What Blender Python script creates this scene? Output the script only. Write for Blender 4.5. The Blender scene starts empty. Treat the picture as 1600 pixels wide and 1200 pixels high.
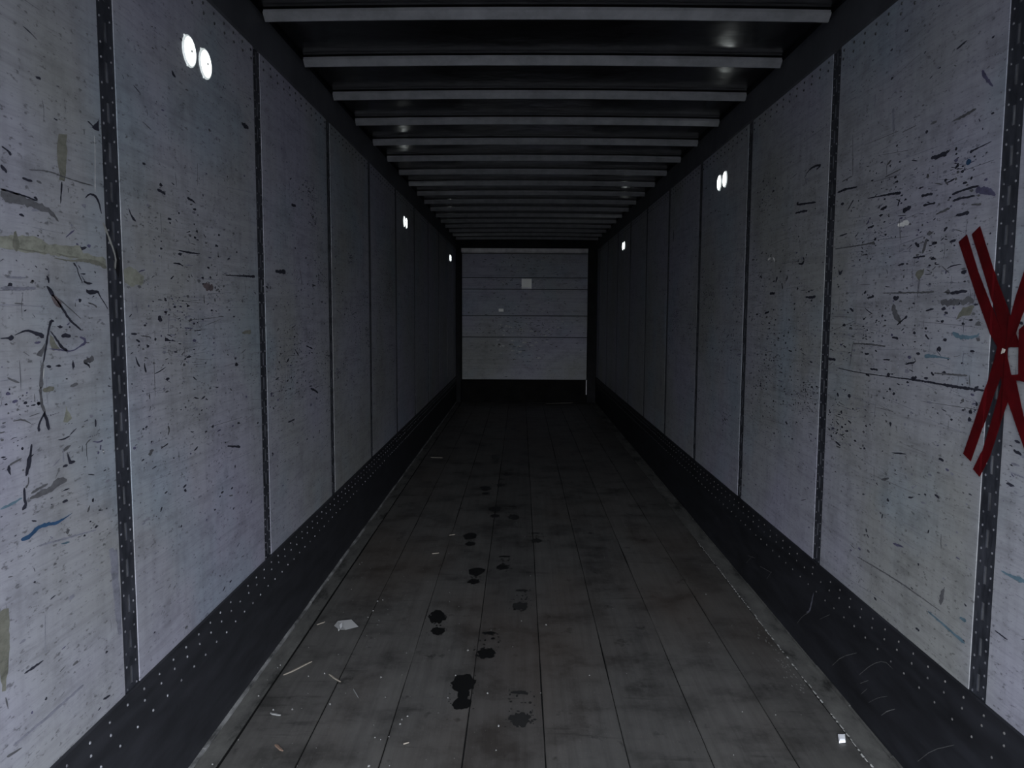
import bpy, bmesh, math, random, json
from mathutils import Vector, Matrix
from math import radians, sin, cos, pi

S = bpy.context.scene
C = S.collection
random.seed(7)

# ------------------------------------------------------------------ camera, sky, exposure
XL, XR, EYE = 1.134, 1.333, 1.560          # the trailer runs along +Y; eye over x = 0, y = 0
REAR, FRONT, ROOF = -0.95, 13.56, 2.850     # open rear end, front end wall, roof skin
cam = bpy.data.cameras.new('camera'); cam_ob = bpy.data.objects.new('camera', cam); C.objects.link(cam_ob)
cam.sensor_fit = 'HORIZONTAL'; cam.sensor_width = 36.0; cam.lens = 36.0*1200.3/1600.0
cam.clip_start = 0.05; cam.clip_end = 500
_p, _y, _r = radians(5.2302), radians(-.6123), radians(.2904)
fwd = Vector((sin(_y)*cos(_p), cos(_y)*cos(_p), -sin(_p)))
rgt = Vector((cos(_y), -sin(_y), 0)); up = rgt.cross(fwd)
r2 = rgt*cos(_r)+up*sin(_r); u2 = up*cos(_r)-rgt*sin(_r)
M = Matrix((r2, u2, -fwd)).transposed().to_4x4(); M.translation = Vector((0, 0, EYE))
cam_ob.matrix_world = M
S.camera = cam_ob

S.view_settings.view_transform = 'Standard'; S.view_settings.look = 'None'
S.view_settings.exposure = 0.0; S.view_settings.gamma = 1.0
S.view_settings.use_curve_mapping = False
S.cycles.max_bounces = 8; S.cycles.diffuse_bounces = 5; S.cycles.glossy_bounces = 4

world = bpy.data.worlds.new('overcast_sky'); S.world = world; world.use_nodes = True
wn = world.node_tree.nodes; wn['Background'].inputs[0].default_value = (0.87, 0.92, 1.0, 1)
wn['Background'].inputs[1].default_value = 12.6
# overcast sky: zenith three times as bright as the horizon
_t = wn.new('ShaderNodeTexCoord'); _s = wn.new('ShaderNodeSeparateXYZ'); _m = wn.new('ShaderNodeMath'); _m.operation = 'MULTIPLY_ADD'
_m.inputs[1].default_value = 12.6*1.30; _m.inputs[2].default_value = 12.6*.65; _x = wn.new('ShaderNodeMath'); _x.operation = 'MAXIMUM'; _x.inputs[1].default_value = 0
_l = world.node_tree.links; _l.new(_t.outputs['Generated'], _s.inputs[0]); _l.new(_s.outputs['Z'], _x.inputs[0])
_l.new(_x.outputs[0], _m.inputs[0]); _l.new(_m.outputs[0], wn['Background'].inputs[1])

pl = bpy.data.lights.new('rear_door_portal', 'AREA'); pl.shape = 'RECTANGLE'; pl.size = XL+XR; pl.size_y = ROOF
pl.cycles.is_portal = True
po = bpy.data.objects.new('rear_door_portal', pl); C.objects.link(po)
po.location = ((XR-XL)/2, REAR-.02, ROOF/2); po.rotation_euler = (radians(90), 0, 0)   # -Z looks towards +Y

# ------------------------------------------------------------------ materials
def nodes(name):
    m = bpy.data.materials.new(name); m.use_nodes = True
    nt = m.node_tree; return m, nt, nt.nodes['Principled BSDF']
def N(nt, t, **kw):
    n = nt.nodes.new(t)
    for k, v in kw.items(): setattr(n, k, v)
    return n
def noise(nt, sc, vec, detail=4, rough=.55, scale3=(1, 1, 1), off=(0, 0, 0)):
    mp = N(nt, 'ShaderNodeMapping'); mp.inputs['Scale'].default_value = scale3; mp.inputs['Location'].default_value = off
    nt.links.new(vec, mp.inputs['Vector'])
    n = N(nt, 'ShaderNodeTexNoise'); n.inputs['Scale'].default_value = sc; n.inputs['Detail'].default_value = detail
    n.inputs['Roughness'].default_value = rough; nt.links.new(mp.outputs[0], n.inputs['Vector'])
    return n.outputs['Fac']
def ramp(nt, fac, stops):
    r = N(nt, 'ShaderNodeValToRGB'); e = r.color_ramp.elements
    while len(e) < len(stops): e.new(.5)
    for i, (p, c) in enumerate(stops):
        e[i].position = p; e[i].color = (c, c, c, 1) if isinstance(c, (int, float)) else (*c, 1)
    nt.links.new(fac, r.inputs['Fac']); return r.outputs['Color']
def mix(nt, a, b, fac, mode='MIX'):
    m = N(nt, 'ShaderNodeMix', data_type='RGBA', blend_type=mode)
    ia, ib = m.inputs[6], m.inputs[7]
    for s, i in ((a, ia), (b, ib)):
        if hasattr(s, 'links') or hasattr(s, 'is_linked'): nt.links.new(s, i)
        else: i.default_value = (*s, 1)
    if isinstance(fac, (int, float)): m.inputs[0].default_value = fac
    else: nt.links.new(fac, m.inputs[0])
    return m.outputs[2]
def pos(nt): return N(nt, 'ShaderNodeNewGeometry').outputs['Position']
def bump(nt, b, h, dist, st=1.0):
    n = N(nt, 'ShaderNodeBump'); n.inputs['Distance'].default_value = dist; n.inputs['Strength'].default_value = st
    nt.links.new(h, n.inputs['Height']); nt.links.new(n.outputs[0], b.inputs['Normal'])
def spec(b, rough, s=.5, metal=0):
    b.inputs['Roughness'].default_value = rough; b.inputs['Specular IOR Level'].default_value = s
    b.inputs['Metallic'].default_value = metal

def panel_mat(name, off, k=1.0):
    m, nt, b = nodes(name); P = pos(nt)
    c = ramp(nt, noise(nt, .9, P, 3, .5, off=off), [(.36, (.30*k, .305*k, .30*k)), (.5, (.345*k, .35*k, .385*k)), (.66, (.35*k, .345*k, .425*k))])
    c = mix(nt, c, (.27*k, .34*k, .40*k), ramp(nt, noise(nt, 1.7, P, 3, .5, off=(off[0]+9, 3, 1)), [(.52, 0.0), (.7, .55)]))
    # long horizontal rub streaks, patchy grime, fine speckle: wear of the sheet itself
    st = ramp(nt, noise(nt, 1.0, P, 5, .65, (1, 1.6, 42), off), [(.3, .66), (.5, .97), (.7, 1.08)])
    c = mix(nt, c, st, .5, 'MULTIPLY')
    st2 = ramp(nt, noise(nt, 1.0, P, 4, .7, (1, 9, 160), off), [(.3, .60), (.46, 1.0), (.8, 1.06)])
    c = mix(nt, c, st2, .4, 'MULTIPLY')
    gr = ramp(nt, noise(nt, 6, P, 6, .7, (1, 1, 1.6), off), [(.33, .55), (.5, 1.0), (.75, 1.08)])
    c = mix(nt, c, gr, .5, 'MULTIPLY')
    sp = ramp(nt, noise(nt, 70, P, 3, .6, (1, .6, 1.4), off), [(.30, .35), (.40, 1.0)])
    c = mix(nt, c, sp, .8, 'MULTIPLY')
    vt = ramp(nt, noise(nt, 1, P, 3, .6, (1, 26, 1.5), off), [(.35, .86), (.55, 1.0)])
    c = mix(nt, c, vt, .6, 'MULTIPLY')
    nt.links.new(c, b.inputs['Base Color']); spec(b, .5, .25)
    bump(nt, b, noise(nt, 30, P, 4, .6), .0006, .5)
    return m
MAT_PANEL = panel_mat('scuffed_white_panel', (0, 0, 0))
MAT_PANEL_R = panel_mat('scuffed_white_panel_b', (4, 17, 5))
MAT_END = panel_mat('scuffed_front_panel', (11, 5, 2), 1.0)

def dark_mat(name, c0, c1, rough, sp, metal=0, sc=8, stretch=(1, 1, 1), bd=.0006):
    m, nt, b = nodes(name); P = pos(nt)
    c = ramp(nt, noise(nt, sc, P, 5, .65, stretch), [(.35, c0), (.68, c1)])
    nt.links.new(c, b.inputs['Base Color']); spec(b, rough, sp, metal)
    if bd: bump(nt, b, noise(nt, sc*4, P, 3), bd, .6)
    return m
MAT_STRIP = dark_mat('painted_joint_strip', (.016, .018, .024), (.050, .053, .066), .5, .35, sc=34, stretch=(1, 1, .35))
MAT_SCUFF = dark_mat('black_scuff_plate', (.020, .021, .025), (.034, .035, .042), .55, .22, sc=7, stretch=(1, .5, 3))
MAT_SCUFF_R = dark_mat('black_scuff_plate_b', (.011, .0115, .014), (.024, .025, .031), .6, .18, sc=5, stretch=(1, .5, 3))
MAT_RAIL = dark_mat('dark_rail', (.05, .052, .06), (.085, .088, .1), .55, .25, sc=3)
MAT_POST = dark_mat('dark_corner_post', (.010, .010, .011), (.020, .020, .022), .7, .12, sc=5)
MAT_BOW = dark_mat('galvanised_bow', (.19, .193, .205), (.28, .283, .30), .5, .3, 0, sc=9)
MAT_BACK = dark_mat('grey_wall_core', (.30, .31, .34), (.46, .47, .5), .7, .2, sc=20)
MAT_SLOT = dark_mat('slot_backing', (.07, .072, .08), (.20, .205, .22), .7, .2, sc=9)
MAT_RIVET = dark_mat('worn_steel_rivet', (.07, .07, .08), (.42, .43, .46), .35, .6, .3, sc=60, bd=0)
MAT_RIVET_R = dark_mat('dull_rivet', (.03, .03, .035), (.13, .125, .12), .5, .3, 0, sc=30, bd=0)
MAT_KICK = dark_mat('black_kick_plate', (.006, .006, .006), (.012, .011, .011), .8, .08, sc=5)
MAT_RIVET_S = dark_mat('painted_rivet', (.03, .032, .04), (.15, .152, .17), .45, .4, 0, sc=40, bd=0)
MAT_RIVET_D = dark_mat('dark_rivet', (.015, .015, .018), (.03, .03, .035), .4, .4, 0, sc=60, bd=0)
MAT_LIP = dark_mat('worn_plate_edge', (.07, .07, .07), (.40, .40, .40), .5, .3, 0, sc=14, stretch=(1, .5, 1))
MAT_HEADER = dark_mat('pale_header', (.50, .48, .50), (.78, .76, .77), .45, .4, 0, sc=6)
MAT_GROUND = dark_mat('wet_asphalt', (.035, .035, .035), (.06, .06, .06), .8, .2, 0, sc=2, bd=0)

m, nt, b = nodes('roof_skin'); P = pos(nt)
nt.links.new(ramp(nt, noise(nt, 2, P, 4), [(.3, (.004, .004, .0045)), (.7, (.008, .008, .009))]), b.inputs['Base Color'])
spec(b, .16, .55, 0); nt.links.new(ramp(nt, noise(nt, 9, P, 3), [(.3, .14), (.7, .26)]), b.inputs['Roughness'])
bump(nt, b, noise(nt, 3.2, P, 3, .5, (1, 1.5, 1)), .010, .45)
MAT_ROOF = m

m, nt, b = nodes('worn_oak_plank'); P = pos(nt)
oi = N(nt, 'ShaderNodeObjectInfo').outputs['Random']
c = ramp(nt, oi, [(0, (.073, .071, .069)), (.5, (.089, .086, .082)), (1, (.105, .101, .096))])
c = mix(nt, c, ramp(nt, noise(nt, 1, P, 6, .7, (30, 1.1, 1)), [(.3, .62), (.55, 1.0), (.8, 1.2)]), .6, 'MULTIPLY')
c = mix(nt, c, ramp(nt, noise(nt, 3.2, P, 5, .65, (1, 1, 1)), [(.34, .42), (.5, .95), (.72, 1.22)]), .9, 'MULTIPLY')
c = mix(nt, c, ramp(nt, noise(nt, 9, P, 4, .6, (1, .8, 1), (3, 8, 0)), [(.28, .35), (.37, 1.0)]), .85, 'MULTIPLY')
c = mix(nt, c, ramp(nt, noise(nt, 1.6, P, 4, .7, (1.2, 9, 1), (2, 2, 0)), [(.30, .5), (.40, 1.0)]), .7, 'MULTIPLY')
c = mix(nt, c, (.07, .045, .03), ramp(nt, noise(nt, .8, P, 3, .5, (1.3, .5, 1), (7, 1, 0)), [(.5, 0.0), (.75, .5)]))
c = mix(nt, c, (.20, .195, .18), ramp(nt, noise(nt, 150, P, 2, .5), [(.70, 0.0), (.76, .6)]))
nt.links.new(c, b.inputs['Base Color']); spec(b, .58, .35)
bump(nt, b, noise(nt, 1, P, 6, .7, (60, 3, 1)), .001, .7)
MAT_WOOD = m
m, nt, b = nodes('dusty_edge_board'); P = pos(nt)
c = ramp(nt, noise(nt, 5, P, 6, .7, (1.5, .6, 1)), [(.36, (.035, .035, .034)), (.47, (.092, .091, .087)), (.7, (.15, .148, .14))])
nt.links.new(c, b.inputs['Base Color']); spec(b, .75, .15); bump(nt, b, noise(nt, 20, P, 5, .7), .002, .8)
MAT_EDGEB = m
m, nt, b = nodes('joint_gap'); b.inputs['Base Color'].default_value = (.012, .012, .012, 1); spec(b, .9, .05); MAT_GAP = m
m, nt, b = nodes('wet_footprint'); b.inputs['Base Color'].default_value = (.008, .0082, .0085, 1); spec(b, .38, .25); MAT_WET = m
m, nt, b = nodes('damp_footprint'); b.inputs['Base Color'].default_value = (.022, .022, .022, 1); spec(b, .5, .2); MAT_DAMP = m
m, nt, b = nodes('red_tape'); P = pos(nt)
nt.links.new(ramp(nt, noise(nt, 18, P, 4, .6), [(.3, (.050, .0008, .002)), (.7, (.090, .0016, .0035))]), b.inputs['Base Color']); spec(b, .5, .25)
bump(nt, b, noise(nt, 25, P, 3), .002, .6); MAT_TAPE = m
def plain(name, c, rough=.6, s=.3):
    m, nt, b = nodes(name); b.inputs['Base Color'].default_value = (*c, 1); spec(b, rough, s); return m
MAT_PAPER = plain('paper', (.42, .42, .42)); MAT_PAPER2 = plain('paper_white', (.75, .75, .76))
MAT_SPLINT = plain('pale_splinter', (.27, .24, .20)); MAT_SPLINT2 = plain('brown_splinter', (.19, .13, .10))
MAT_CHIP = plain('white_chip', (.95, .96, 1.0)); MAT_CRUMB = plain('grey_crumb', (.24, .24, .235))
MAT_PLATE = plain('pale_plate', (.75, .75, .68), .3, .5)
MAT_CREAM = plain('torn_paper', (.75, .70, .62))
m, nt, b = nodes('worn_mark'); a = N(nt, 'ShaderNodeVertexColor', layer_name='Col')
P = pos(nt); c = mix(nt, a.outputs['Color'], ramp(nt, noise(nt, 26, P, 5, .7, (1, .7, 1.3)), [(.3, .55), (.5, .95), (.72, 1.25)]), 1.0, 'MULTIPLY')
nt.links.new(c, b.inputs['Base Color']); spec(b, .6, .2); MAT_MARK = m
m, nt, b = nodes('lamp_lens'); b.inputs['Base Color'].default_value = (.9, .9, .9, 1)
b.inputs['Emission Color'].default_value = (.93, 1.0, .99, 1); b.inputs['Emission Strength'].default_value = 4.0; MAT_LENS = m
MAT_RING = plain('white_lamp_ring', (.9, .9, .9), .4, .4)
b = MAT_RING.node_tree.nodes['Principled BSDF']; b.inputs['Emission Color'].default_value = (.9, 1, .98, 1); b.inputs['Emission Strength'].default_value = .42
MAT_STUD = plain('lamp_stud', (.12, .12, .12), .4, .4)

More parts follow.
